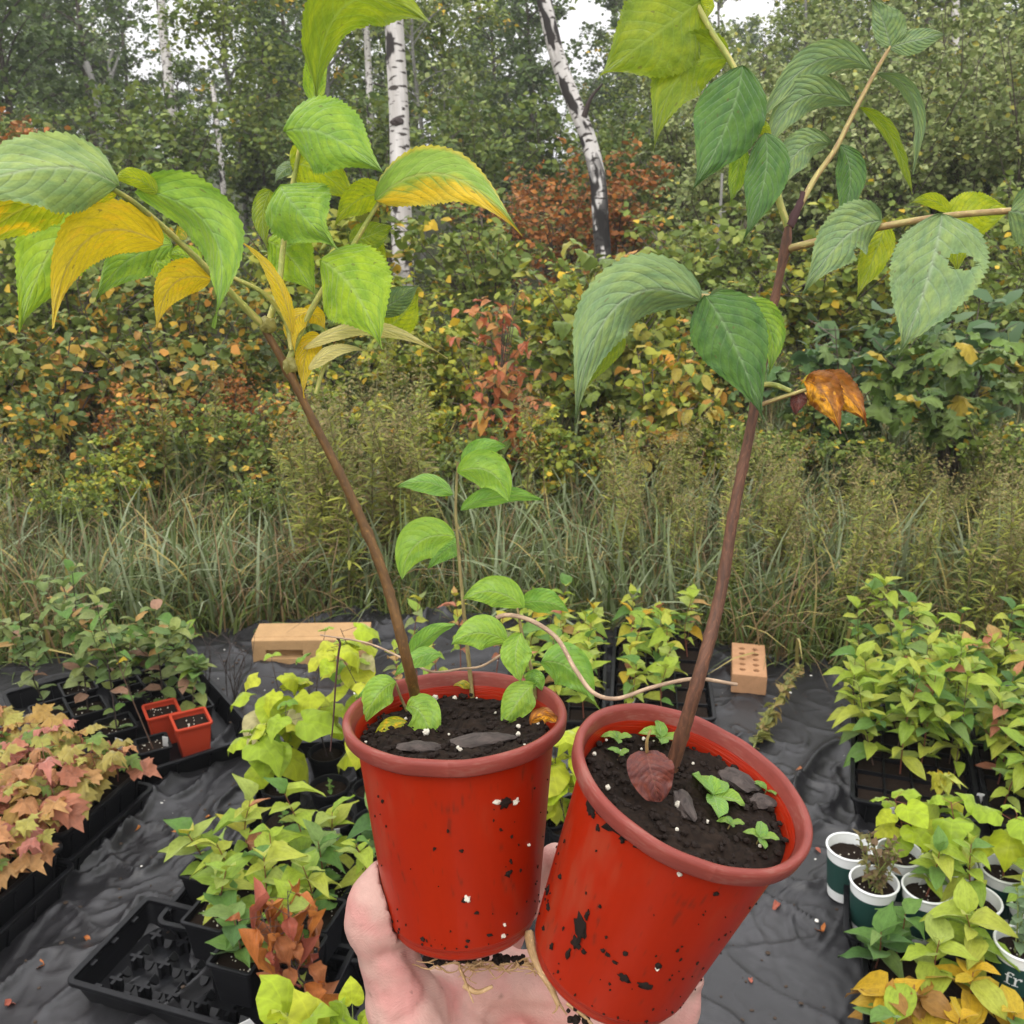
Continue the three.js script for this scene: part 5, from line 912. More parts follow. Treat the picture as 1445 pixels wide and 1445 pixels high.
{
  const a = onGround(1063, 1055, 0.02), b = onGround(1128, 940, 0.1), root = thing('weed_spray', 'cut feathery green-brown weed spray lying on the sheet behind the tilted pot', 'weed', a);
  const c = tube([V(0, 0, 0), b.clone().sub(a).multiplyScalar(0.5).add(V(0, 0.02, 0)), b.clone().sub(a)], 0.002, 0.0008, 6, 10), cv = c.userData.curve; c.userData = {}; part('stem', c, twigGreen, root);
  for (let i = 0; i < 150; i++) { const t = Math.pow(rnd(), 0.9), p = cv.getPointAt(t), m = part('leaf', pick(leafShapes.lance), pick([lm(0.24, 0.25, 0.06), lm(0.33, 0.29, 0.08), lm(0.18, 0.2, 0.06), lm(0.36, 0.26, 0.1)]), root); m.position.copy(p); m.rotation.set(rr(-0.8, 0.6), Math.atan2(b.x - a.x, b.z - a.z) + rr(-1.3, 1.3), rr(-1, 1), 'YXZ'); m.scale.setScalar(rr(0.02, 0.045) * (1.15 - t * 0.5)); }
}
// ------------------------------------------------------------------ weeds, shrubs and trees beyond the sheet
class Cloud { // many small folded leaves in one geometry, with colour
  constructor() { this.p = []; this.c = []; this.i = []; }
  leaf(x, y, z, dx, dy, dz, nx, ny, nz, L, W, col) {
    let sx = dy * nz - dz * ny, sy = dz * nx - dx * nz, sz = dx * ny - dy * nx; const l = Math.hypot(sx, sy, sz) || 1; sx /= l; sy /= l; sz /= l;
    const ux = sy * dz - sz * dy, uy = sz * dx - sx * dz, uz = sx * dy - sy * dx, b = this.p.length / 3;
    const put = (t, s, u) => this.p.push(x + dx * t * L + sx * s * W + ux * u * L, y + dy * t * L + sy * s * W + uy * u * L, z + dz * t * L + sz * s * W + uz * u * L);
    put(0, 0, 0); put(0.36, -0.5, 0.07); put(0.36, 0.5, 0.07); put(0.72, -0.36, 0.04); put(0.72, 0.36, 0.04); put(1, 0, -0.06);
    for (let k = 0; k < 6; k++) this.c.push(col[0], col[1], col[2]);
    this.i.push(b, b + 1, b + 2, b + 1, b + 3, b + 2, b + 2, b + 3, b + 4, b + 3, b + 5, b + 4);
  }
  rand(x, y, z, L, W, col, up = 0.4, out = null) {
    const a = rr(0, 6.2832), e = rr(-0.9, 0.6); let d = [Math.cos(a) * Math.cos(e), Math.sin(e), Math.sin(a) * Math.cos(e)];
    if (out) { d = [d[0] * 0.7 + out[0], d[1] * 0.7 + out[1], d[2] * 0.7 + out[2]]; const l = Math.hypot(...d) || 1; d = d.map(q => q / l); }
    const k = rr(0.78, 1.22); this.leaf(x, y, z, d[0], d[1], d[2], rr(-1, 1), up + rr(-0.3, 1), rr(-1, 1), L, W, [col[0] * k, col[1] * k, col[2] * k]);
  }
  geo() { const g = new THREE.BufferGeometry(); g.setAttribute('position', new THREE.Float32BufferAttribute(this.p, 3)); g.setAttribute('color', new THREE.Float32BufferAttribute(this.c, 3)); g.setIndex(this.i); g.computeVertexNormals(); return g; }
}
const cloudMat = std({ vertexColors: true, roughness: 0.9, transmission: 0.3, thickness: 0, specularIntensity: 0.3, clearcoat: 0.25, clearcoatRoughness: 0.3 });
const grassMat = std({ vertexColors: true, roughness: 0.9, transmission: 0.25, thickness: 0, specularIntensity: 0.3, clearcoat: 0.35, clearcoatRoughness: 0.28 });
const wpick = (pal) => { let s = 0; for (const [, w] of pal) s += w; let r = rnd() * s; for (const [c, w] of pal) { if ((r -= w) <= 0) return c; } return pal[0][0]; };
const barkBrown = std({ map: rep(woodTex([0.07, 0.055, 0.042], [0.12, 0.1, 0.08], 21), 4, 2), roughness: 0.9, specularIntensity: 0.3 });
const barkGrey = std({ map: rep(woodTex([0.17, 0.165, 0.15], [0.27, 0.26, 0.24], 23), 4, 2), roughness: 0.9, specularIntensity: 0.3 });
function birchTex(seed, dark) {
  return pixTex(256, 1024, (u, v) => {
    const n = tileNoise(u, v, 6, seed, 4), f = tileNoise(u, v, 40, seed + 1, 3); let c = mix3([0.56, 0.53, 0.5], [0.4, 0.37, 0.34], smooth(-0.2, 0.4, n)).map(x => x * (1 + f * 0.2));
    const band = noise(u * 5 + seed * 3, v * 150, seed) + 0.5 * noise(u * 9, v * 330, seed + 4); if (band > 0.22) c = mix3(c, [0.06, 0.05, 0.045], smooth(0.22, 0.4, band));
    const pt = fbm(u * 4 + seed, v * 14, seed + 7, 3); if (pt > 0.14 - dark * 0.1) c = mix3(c, [0.035, 0.03, 0.028], smooth(0.14 - dark * 0.1, 0.26 - dark * 0.1, pt));
    if (dark) { const t = smooth(0.55, 0.75, v + noise(u * 5, v * 9, 3) * 0.1); const q = smooth(0.02, 0.2, fbm(u * 6, v * 22, 5, 3) + t * 0.35 - 0.05); c = mix3(c, [0.02, 0.018, 0.017], q * lerp(0.15, 0.95, t)); }
    return c;
  });
}
function unitUv(g, radial, n) { const uv = g.attributes.uv; for (let i = 0; i <= n; i++) for (let j = 0; j <= radial; j++) uv.setXY(i * (radial + 1) + j, j / radial, 1 - i / n); return g; }

// ---- grass: tufts, uncountable
rnd = mulberry(401);
{
  const tuft = (n, H, spread, pal, wid) => { // curved blades
    const p = [], c = [], idx = [];
    for (let k = 0; k < n; k++) {
      const a = rr(0, 6.28), lean = rr(0.15, 0.75), h = H * rr(0.55, 1.1), bx = rr(-spread, spread), bz = rr(-spread, spread), col = wpick(pal), w = wid * rr(0.7, 1.2), b = p.length / 3, kk = rr(0.8, 1.2), N = 5;
      const ta = a + rr(1, 2);
      for (let i = 0; i <= N; i++) { const t = i / N, r = lean * h * t * t * 1.1, y = h * (t - 0.42 * lean * t * t * t * 1.3), x = bx + Math.cos(a) * r, z = bz + Math.sin(a) * r, ww = w * (1 - t * t) * 0.5 + 0.0003; p.push(x + Math.cos(ta) * ww, y, z + Math.sin(ta) * ww, x - Math.cos(ta) * ww, y, z - Math.sin(ta) * ww); for (let q = 0; q < 2; q++) c.push(col[0] * kk, col[1] * kk, col[2] * kk); if (i < N) { const o = b + i * 2; idx.push(o, o + 1, o + 3, o, o + 3, o + 2); } }
    }
    const g = new THREE.BufferGeometry(); g.setAttribute('position', new THREE.Float32BufferAttribute(p, 3)); g.setAttribute('color', new THREE.Float32BufferAttribute(c, 3)); g.setIndex(idx); g.computeVertexNormals(); return g;
  };
  const green = [[[0.14, 0.18, 0.035], 4], [[0.2, 0.25, 0.07], 3], [[0.09, 0.135, 0.025], 3], [[0.32, 0.26, 0.08], 1.0]];
  const blue = [[[0.21, 0.26, 0.12], 3], [[0.3, 0.35, 0.2], 2], [[0.15, 0.2, 0.07], 2]];
  const tan = [[[0.24, 0.16, 0.07], 3], [[0.17, 0.11, 0.05], 3], [[0.3, 0.22, 0.11], 1], [[0.1, 0.13, 0.05], 2]];
  const scatter = (name, label, geo, count, f) => {
    const m = new THREE.InstancedMesh(geo, grassMat, count); m.name = name; m.castShadow = m.receiveShadow = true; const M = new THREE.Matrix4(), q = new THREE.Quaternion(), e = new THREE.Euler();
    for (let i = 0; i < count; i++) { const [x, z, s] = f(); e.set(rr(-0.35, 0.35), rr(0, 6.28), rr(-0.35, 0.35)); M.compose(V(x, groundH(x, z) - 0.01, z), q.setFromEuler(e), V(s, s * rr(0.8, 1.15), s)); m.setMatrixAt(i, M); }
    scene.add(m); tag(m, label, 'grass', null, 'stuff');
  };
  const spread = (near, far, lo, hi, bias = 1.6) => () => { for (; ;) { const k = Math.pow(rnd(), bias), z = lerp(near, far, k), x = rr(-1, 1) * (1.2 - z * 0.62); if (z < edgeZ(x) - 0.02) return [x, z, rr(lo, hi)]; } };
  scatter('tall_grass', 'tall arching green grass beyond the black sheet', tuft(16, 0.34, 0.09, green, 0.008), 2300, spread(-2.8, -7.5, 0.7, 1.25));
  scatter('silvery_grass', 'silvery blue-green arching grass among the weeds', tuft(10, 0.42, 0.07, blue, 0.013), 700, () => { const [x, z, s] = spread(-3.0, -5.5, 0.7, 1.2)(); return [x * 0.8 - 0.25, Math.min(z, edgeZ(x * 0.8 - 0.25) - 0.05), s]; });
  scatter('dry_grass', 'dry tan and brown grass stalks among the weeds', tuft(14, 0.42, 0.09, tan, 0.005), 1000, spread(-2.85, -7, 0.7, 1.3));
  scatter('edge_grass', 'short grass along the edge of the black sheet', tuft(12, 0.2, 0.05, [...green, ...tan], 0.005), 1300, () => { const x = rr(-2.6, 2.6); return [x, edgeZ(x) - rr(0.0, 0.35), rr(0.6, 1.2)]; });
}
// ---- tall brown-green weeds
rnd = mulberry(402);
{
  const mk = (H, brown) => {
    const root = thing('tall_weed', 'tall feathery brown-green weed standing at the edge of the sheet', 'weed', V(0, 0, 0), 'tall feathery weeds beyond the sheet');
    root.userData.stem = 'tall_weed';
    const top = V(rr(-0.06, 0.06), H, rr(-0.06, 0.06)); const sg = tube([V(0, 0, 0), V(rr(-0.02, 0.02), H * 0.5, rr(-0.02, 0.02)), top], 0.0035, 0.001, 5, 8), cv = sg.userData.curve; sg.userData = {};
    part('stem', sg, std({ color: C(0.14, 0.12, 0.05), roughness: 0.8 }), root);
    const lo = new Cloud(), hi = new Cloud();
    for (let i = 0; i < 170; i++) { const t = rr(0.08, 0.85), p = cv.getPointAt(t), a = rr(0, 6.28), e = rr(-0.2, 0.9), L = rr(0.035, 0.085) * (1.1 - t * 0.5), k = rr(0.8, 1.25); const c = wpick([[[0.22, 0.25, 0.045], 3], [[0.35, 0.36, 0.06], 2.5], [[0.2, 0.15, 0.06], brown * 0.6]]); lo.leaf(p.x, p.y, p.z, Math.cos(a) * Math.cos(e), Math.sin(e), Math.sin(a) * Math.cos(e), 0, 1, 0.3, L, L * 0.16, c.map(x => x * k)); }
    for (let b = 0; b < 15; b++) { const t0 = rr(0.5, 0.98), p0 = cv.getPointAt(t0), a = rr(0, 6.28), len = H * rr(0.08, 0.22); for (let i = 0; i < 16; i++) { const s = rnd(), x = p0.x + Math.cos(a) * len * s * 0.55, y = p0.y + len * s, z = p0.z + Math.sin(a) * len * s * 0.55; hi.rand(x + rr(-1, 1) * 0.007, y, z + rr(-1, 1) * 0.007, rr(0.008, 0.022), rr(0.003, 0.007), wpick([[[0.25, 0.2, 0.07], 3], [[0.19, 0.18, 0.06], 3], [[0.31, 0.24, 0.11], brown], [[0.25, 0.27, 0.07], 2]])); } }
    part('foliage', lo.geo(), cloudMat, root, true); part('plume', hi.geo(), cloudMat, root, true);
    return root;
  };
  const kinds = ['slim ', 'bushy ', 'short rusty ', 'high '], protos = [mk(0.52, 1), mk(0.62, 2), mk(0.46, 3), mk(0.7, 1.5)];
  const spots = [];
  for (let i = 0; i < 118; i++) { const x = rr(0.35, 2.2), z = edgeZ(x) - 0.12 - Math.pow(rnd(), 1.3) * 1.0; spots.push([x, z, rr(0.66, 0.95), x < 1.0 ? 'feathery brown-green weed standing behind the holed brick' : 'feathery brown-green weed standing behind the right cell trays']); }
  for (let i = 0; i < 34; i++) { const a = rr(0, 6.28), r = Math.sqrt(rnd()) * 0.3; spots.push([-0.52 + Math.cos(a) * r, -3.45 + Math.sin(a) * r, rr(0.85, 1.25), 'tall feathery weed in the dense clump behind the sandy block']); }
  for (let i = 0; i < 20; i++) { const x = rr(-2.2, 0.3), z = edgeZ(x) - rr(0.5, 2.0); spots.push([x, z, rr(0.7, 1.1), 'feathery weed scattered through the grass behind the potted shrubs']); }
  spots.forEach(([x, z, s, lb], i) => { const src = protos[i % 4]; const p = V(x, groundH(x, z), z); if (i < 4) { src.position.copy(p); src.scale.setScalar(s); src.rotation.y = rr(0, 6.28); tag(src, kinds[i % 4] + lb.replace(/^tall /, ''), 'weed', kinds[i % 4] + lb.replace(/^.*weed /, 'feathery weeds ')); } else copyThing(src, p, rr(0, 6.28), s, kinds[i % 4] + lb.replace(/^tall /, ''), kinds[i % 4] + lb.replace(/^.*weed /, 'feathery weeds ')); });
}
// ---- shrubs
function shrub(name, label, group, o) {
  const root = thing(name, label, 'shrub', V(0, 0, 0), group); root.userData.stem = name;
  const stems = [], cl = new Cloud(), pts = [];
  for (let s = 0; s < o.stems; s++) {
    const a = rr(0, 6.28), sp = rr(0.1, 1) * o.R, H = o.H * rr(0.65, 1.05) * (1 - 0.3 * (sp / o.R)), b = V(rr(-0.1, 0.1) * o.R, -0.03, rr(-0.1, 0.1) * o.R), t = V(Math.cos(a) * sp, H, Math.sin(a) * sp);
    const m = b.clone().lerp(t, 0.5).add(V(-Math.cos(a) * sp * 0.2, H * 0.08, -Math.sin(a) * sp * 0.2)); const g = tube([b, m, t], o.r || 0.01, 0.002, 5, 6), cv = g.userData.curve; g.userData = {}; stems.push(g);
    for (let k = 0; k < o.twigs; k++) {
      const u = rr(0.3, 0.98), p = cv.getPointAt(u), az = rr(0, 6.28), L = o.H * rr(0.1, 0.26) * (1.15 - u * 0.4), e = rr(-0.15, 0.9), q = p.clone().add(V(Math.cos(az) * Math.cos(e) * L, Math.sin(e) * L, Math.sin(az) * Math.cos(e) * L));
      const tg = tube([p, q], 0.003, 0.001, 3, 1); tg.userData = {}; stems.push(tg);
      for (let i = 0; i < o.perTwig; i++) { const v = rr(0.1, 1.08), r = p.clone().lerp(q, v); pts.push([r.x + rr(-1, 1) * 0.02, r.y + rr(-1, 1) * 0.02, r.z + rr(-1, 1) * 0.02]); }
    }
  }
  part('stem', mergeGeometries(stems), o.bark || barkBrown, root);
  const own = o.individual || 0; let left = pts;
  if (own) { // leaves large enough to tell apart: the ones towards the open side first
    const order = pts.map((p, i) => [p[2] + rr(-0.25, 0.25) * o.R, i]).sort((a, b) => b[0] - a[0]).map(e => e[1]); const sel = new Set(order.slice(0, own));
    sel.forEach(i => { const p = pts[i], m = part('leaf', pick(leafShapes[o.shape]), pick(o.mats), root); m.position.set(...p); m.rotation.set(rr(-0.4, 1.0), rr(0, 6.28), rr(-0.5, 0.5), 'YXZ'); m.scale.setScalar(o.leaf * rr(0.8, 1.3)); });
    left = pts.filter((_, i) => !sel.has(i));
  }
  for (const p of left) { const L = o.leaf * rr(0.45, 1.4); cl.rand(p[0], p[1], p[2], L, L * (o.wid || 0.6), wpick(o.pal)); }
  if (left.length) part('foliage', cl.geo(), cloudMat, root, true);
  return root;
}
rnd = mulberry(403);
const PALg = [[[0.165, 0.221, 0.035], 4], [[0.220, 0.273, 0.050], 3], [[0.124, 0.182, 0.031], 3], [[0.303, 0.338, 0.070], 1.5], [[0.579, 0.390, 0.035], 0.35]];
const PALy = [[[0.265, 0.300, 0.034], 3], [[0.371, 0.375, 0.041], 2.5], [[0.159, 0.225, 0.034], 3], [[0.636, 0.425, 0.034], 0.8], [[0.596, 0.275, 0.041], 0.25]];
const PALo = [[[0.127, 0.180, 0.030], 4], [[0.178, 0.216, 0.046], 3], [[0.572, 0.360, 0.046], 1.3], [[0.572, 0.264, 0.052], 0.8], [[0.318, 0.288, 0.052], 1]];
const PALr = [[[0.424, 0.150, 0.034], 3], [[0.345, 0.150, 0.041], 3], [[0.530, 0.213, 0.041], 1.5], [[0.185, 0.188, 0.041], 2.5]];
const PALp = [[[0.217, 0.270, 0.079], 4], [[0.326, 0.370, 0.133], 3], [[0.158, 0.210, 0.062], 3], [[0.454, 0.500, 0.221], 1.6], [[0.444, 0.400, 0.070], 0.3]];
const PALd = [[[0.086, 0.135, 0.033], 4], [[0.114, 0.169, 0.037], 3], [[0.143, 0.203, 0.044], 2]];
{
  const G = (l) => l;
  const A = shrub('wild_shrub', 'dense green wild shrub in front of the wood', 'green wild shrubs in front of the wood', { H: 1.4, R: 0.75, stems: 15, twigs: 11, perTwig: 12, leaf: 0.058, pal: PALg });
  const B = shrub('wild_shrub', 'yellow-green wild shrub in front of the wood', 'yellow-green wild shrubs in front of the wood', { H: 1.3, R: 0.7, stems: 13, twigs: 11, perTwig: 12, leaf: 0.065, wid: 0.75, pal: PALy });
  const Cc = shrub('wild_shrub', 'wild shrub flecked with orange and yellow leaves', 'orange-flecked wild shrubs', { H: 1.1, R: 0.7, stems: 13, twigs: 11, perTwig: 11, leaf: 0.06, wid: 0.7, pal: PALo });
  const Dd = shrub('wild_shrub', 'rusty red wild shrub before the trees', 'rusty red wild shrubs', { H: 2.4, R: 0.9, stems: 11, twigs: 16, perTwig: 12, leaf: 0.075, pal: PALr, r: 0.018 });
  const Ee = shrub('young_aspen', 'pale green young tree with round shimmering leaves', 'pale young aspen-like trees', { H: 3.2, R: 1.0, stems: 13, twigs: 26, perTwig: 15, leaf: 0.052, wid: 0.95, pal: PALp, r: 0.02 });
  const Ff = shrub('wild_shrub', 'tall dark green thicket shrub below the trees', 'dark thicket shrubs below the trees', { H: 2.6, R: 1.1, stems: 14, twigs: 16, perTwig: 12, leaf: 0.085, wid: 0.6, pal: [...PALd, ...PALg.slice(0, 2)], r: 0.02 });
  const used = new Set();
  const put = (src, x, z, s = 1) => { const p = V(x, groundH(x, z), z), row = z > -4.75 ? 'low among the grass and weeds' : z > -6 ? 'just behind the tall weeds' : z > -8 ? 'in the middle of the thicket' : z > -11 ? 'at the foot of the first trees' : 'deep among the trees', lb = src.userData.lb0 ??= src.userData.label.replace(/ (in front of|before|below) the (wood|trees)/, ''); const nl = lb + ' ' + row, ng = src.userData.group.replace(/ (in front of|below) the (wood|trees)/, '') + ' ' + row; if (!used.has(src)) { used.add(src); src.position.copy(p); src.rotation.y = rr(0, 6.28); src.scale.setScalar(s); src.userData.label = nl; src.userData.group0 = src.userData.group; src.userData.group = ng; } else { const c = copyThing(src, p, rr(0, 6.28), s, nl, src.userData.group0.replace(/ (in front of|below) the (wood|trees)/, '') + ' ' + row); delete c.userData.lb0; delete c.userData.group0; } };
  const X = (px, d) => (px - 722.5) / FPX * d;
  const low = px => (px > 490 && px < 650) || (px > 770 && px < 940) ? 0.68 : 1; // the birches stand open here
  // nearest row
  for (const [px, z, src, s] of [[40, -5.0, Cc, 0.8], [140, -5.2, Cc, 0.9], [250, -5.4, Cc, 0.85], [330, -5.6, Cc, 0.8], [-60, -4.8, Cc, 0.85], [440, -5.8, A, 0.75], [560, -5.6, B, 0.7], [640, -5.2, B, 0.62], [690, -5.6, A, 0.75], [800, -5.4, B, 0.75], [870, -5.6, B, 0.75], [930, -5.2, B, 0.7], [1000, -5.5, Cc, 0.75], [1060, -5.6, A, 0.75], [1400, -5.8, A, 0.9], [1500, -5.2, A, 0.9], [-150, -5.4, A, 0.9], [1600, -5.6, A, 0.9]]) put(src, X(px, -z), z, s * rr(0.95, 1.05));
  // low growth among the grass
  for (const [px, z, src, s] of [[30, -4.1, Cc, 0.5], [120, -3.9, B, 0.36], [200, -4.15, Cc, 0.52], [290, -4.3, A, 0.45], [370, -4.2, Cc, 0.5], [440, -4.5, B, 0.5], [330, -3.75, A, 0.3], [60, -3.6, A, 0.34], [600, -4.3, B, 0.45], [660, -4.0, A, 0.4], [780, -4.1, B, 0.42], [860, -4.2, Cc, 0.45], [1000, -4.3, B, 0.5], [1080, -4.1, A, 0.42], [1140, -4.4, Cc, 0.5], [1260, -3.95, A, 0.42], [1440, -3.9, A, 0.5], [170, -4.6, Dd, 0.28], [310, -4.7, Dd, 0.3], [400, -4.55, Dd, 0.26]]) put(src, X(px, -z), z, s);
  // second and third rows
  for (let i = 0; i < 16; i++) { const px = -160 + i * 118 + rr(-30, 30), z = -rr(6.4, 7.6); put(pick(px < 420 ? [Cc, A, A] : [A, B, A, B]), X(px, -z), z, rr(0.95, 1.2) * low(px)); }
  for (let i = 0; i < 17; i++) { const px = -160 + i * 110 + rr(-30, 30), z = -rr(8.2, 10); put(px > 950 ? pick([A, Ee, B]) : pick([A, A, Ff]), X(px, -z), z, (px > 950 ? rr(0.8, 1.0) : rr(0.8, 1.1)) * low(px) * (px < 950 && -z < 9.6 ? 0.9 : 1)); }
  for (const [px, z, s] of [[790, -9.5, 0.8], [870, -10, 0.88], [720, -10.5, 0.75], [20, -11, 1.05], [-40, -11.5, 1.3], [110, -10.5, 0.7]]) put(Dd, X(px, -z), z, s);
  for (const [px, z, s] of [[1010, -8.8, 0.8], [1120, -9.4, 0.95], [1230, -8.6, 0.9], [1330, -9.2, 1.0], [1430, -8.4, 0.95], [1510, -9, 1], [1060, -11, 1.1], [1180, -11.5, 1.15], [1290, -11.2, 1.2], [1400, -11.4, 1.2], [960, -12, 1.0]]) put(Ee, X(px, -z), z, s);
  for (let i = 0; i < 20; i++) { const px = -160 + i * 92 + rr(-30, 30), z = -rr(11.5, 15); put(px > 980 ? pick([Ff, Ee]) : Ff, X(px, -z), z, rr(0.85, 1.15)); }
  // shrubs whose leaves can be told apart
  const orange = shrub('orange_shrub', 'upright shrub with salmon orange leaves between the two saplings', null, { H: 1.12, R: 0.26, stems: 9, twigs: 6, perTwig: 6, leaf: 0.06, wid: 0.4, shape: 'lance', individual: 240, mats: [lm(0.62, 0.2, 0.09), lm(0.6, 0.26, 0.1), lm(0.55, 0.16, 0.1), lm(0.6, 0.32, 0.1), lm(0.22, 0.26, 0.09), lm(0.52, 0.17, 0.07)], pal: [[[0.5, 0.2, 0.09], 3], [[0.2, 0.22, 0.08], 2]], r: 0.007 });
  orange.position.set(X(705, 4.45), 0, -4.45);
  const orange2 = shrub('orange_shrub', 'low shrub with orange and gold leaves at foot of the salmon one', null, { H: 0.6, R: 0.3, stems: 8, twigs: 6, perTwig: 5, leaf: 0.07, wid: 0.6, shape: 'ovate', individual: 200, mats: [lm(0.62, 0.3, 0.06), lm(0.6, 0.22, 0.08), lm(0.3, 0.32, 0.06), lm(0.16, 0.24, 0.05)], pal: PALo, r: 0.006 });
  orange2.position.set(X(720, 4.3), 0, -4.3);
  const oak = shrub('oak_sapling', 'young oak with glossy lobed dark green leaves at the right', null, { H: 1.0, R: 0.85, stems: 14, twigs: 9, perTwig: 6, leaf: 0.105, wid: 0.6, shape: 'oak', individual: 290, mats: [lm(0.13, 0.22, 0.045), lm(0.19, 0.28, 0.07), lm(0.1, 0.18, 0.045), lm(0.24, 0.32, 0.1), lm(0.17, 0.28, 0.05), lm(0.13, 0.22, 0.05), lm(0.19, 0.28, 0.07), lm(0.48, 0.36, 0.04)], pal: [[[0.07, 0.13, 0.05], 3], [[0.1, 0.17, 0.06], 2]], r: 0.012 });
  oak.position.set(X(1370, 4.25), 0.05, -4.25);
  const oak2 = shrub('oak_sapling', 'smaller young oak beside the glossy one, behind the dead leaf', null, { H: 0.85, R: 0.5, stems: 8, twigs: 8, perTwig: 5, leaf: 0.1, wid: 0.6, shape: 'oak', individual: 180, mats: [lm(0.14, 0.24, 0.07), lm(0.19, 0.28, 0.09), lm(0.1, 0.2, 0.06)], pal: [[[0.07, 0.13, 0.05], 3]], r: 0.01 });
  oak2.position.set(X(1195, 4.5), 0, -4.5);
  const gold = shrub('gold_shrub', 'shrub with golden and lime rounded leaves left of the straight sapling stem', null, { H: 0.8, R: 0.4, stems: 9, twigs: 7, perTwig: 6, leaf: 0.065, wid: 0.7, shape: 'ell', individual: 260, mats: [lm(0.58, 0.38, 0.06), lm(0.5, 0.42, 0.08), lm(0.3, 0.36, 0.06), lm(0.2, 0.3, 0.06), lm(0.56, 0.3, 0.06)], pal: PALy, r: 0.007 });
  gold.position.set(X(935, 4.4), 0, -4.4);
  const lef = shrub('leafy_bush', 'bush with rounded yellow-green leaves behind the orange shrub', null, { H: 1.2, R: 0.5, stems: 11, twigs: 8, perTwig: 7, leaf: 0.075, wid: 0.8, shape: 'heart', individual: 280, mats: [lm(0.22, 0.3, 0.05, { map: 'palm' }), lm(0.28, 0.34, 0.06, { map: 'palm' }), lm(0.16, 0.24, 0.05, { map: 'palm' }), lm(0.4, 0.38, 0.06, { map: 'palm' })], pal: PALy, r: 0.009 });
  lef.position.set(X(850, 4.95), 0, -4.95);
  const yl = shrub('yellow_shrub', 'twiggy bush flecked with yellow leaves left of the leaning sapling', null, { H: 0.95, R: 0.55, stems: 10, twigs: 8, perTwig: 6, leaf: 0.06, wid: 0.7, shape: 'ell', individual: 260, mats: [lm(0.55, 0.38, 0.06), lm(0.5, 0.28, 0.08), lm(0.16, 0.22, 0.07), lm(0.2, 0.24, 0.09), lm(0.14, 0.2, 0.06)], pal: PALo, r: 0.008, bark: twigDark });
  yl.position.set(X(230, 4.7), 0, -4.7);
  const yl2 = shrub('yellow_shrub', 'yellow-flecked green bush at the left edge under the big pale leaf', null, { H: 0.85, R: 0.55, stems: 10, twigs: 8, perTwig: 6, leaf: 0.06, wid: 0.7, shape: 'ell', individual: 240, mats: [lm(0.55, 0.4, 0.06), lm(0.16, 0.24, 0.07), lm(0.2, 0.26, 0.08), lm(0.14, 0.2, 0.06)], pal: PALo, r: 0.008, bark: twigDark });
  yl2.position.set(X(60, 4.5), 0, -4.5);
}
// ---- trees
rnd = mulberry(404);
function tree(name, label, group, o) {
  const root = thing(name, label, 'tree', V(0, 0, 0), group); root.userData.stem = name;
  const top = V(rr(-0.3, 0.3), o.H, rr(-0.3, 0.3)), tg = tube([V(0, -0.1, 0), V(rr(-0.12, 0.12), o.H * 0.35, rr(-0.12, 0.12)), V(rr(-0.2, 0.2), o.H * 0.7, rr(-0.2, 0.2)), top], o.r, o.r * 0.25, 8, 14), cv = tg.userData.curve; tg.userData = {};
  const trunk = part('trunk', tg, o.bark, root), limbs = [], cl = new Cloud();
  for (let i = 0; i < o.limbs; i++) {
    const t = rr(o.base, 0.97), p = cv.getPointAt(t), a = rr(0, 6.28), k = Math.sin(Math.PI * clamp((t - o.base) / (1.02 - o.base) * 0.85 + 0.12)), L = o.R * (0.35 + 0.75 * k) * rr(0.7, 1.15), e = rr(0.05, 0.8) + (t - 0.6) * 0.5;
    const q = p.clone().add(V(Math.cos(a) * Math.cos(e) * L, Math.sin(e) * L, Math.sin(a) * Math.cos(e) * L)); const m = p.clone().lerp(q, 0.5).add(V(0, L * 0.1, 0));
    const g = tube([p, m, q], o.r * 0.28, 0.006, 4, 4), lc = g.userData.curve; g.userData = {}; limbs.push(g);
    for (let c = 0; c < o.clumps; c++) { const s = rr(0.3, 1.05), b = lc.getPointAt(clamp(s)), cs = L * rr(0.12, 0.3); const bx = b.x + rr(-1, 1) * cs, by = b.y + rr(-0.7, 0.9) * cs, bz = b.z + rr(-1, 1) * cs; const tone = rr(0.8, 1.2), col = wpick(o.pal); for (let l = 0; l < o.per; l++) { const rx = (rnd() + rnd() - 1) * cs, ry = (rnd() + rnd() - 1) * cs * 0.8, rz = (rnd() + rnd() - 1) * cs; const Lf = o.leaf * rr(0.45, 1.35), cc = rnd() < 0.7 ? col : wpick(o.pal); cl.rand(bx + rx, by + ry, bz + rz, Lf, Lf * (o.wid || 0.75), cc.map(x => x * tone)); } }
  }
  part('limb', mergeGeometries(limbs), o.bark, trunk);
  part('crown', cl.geo(), cloudMat, root, true); return root;
}
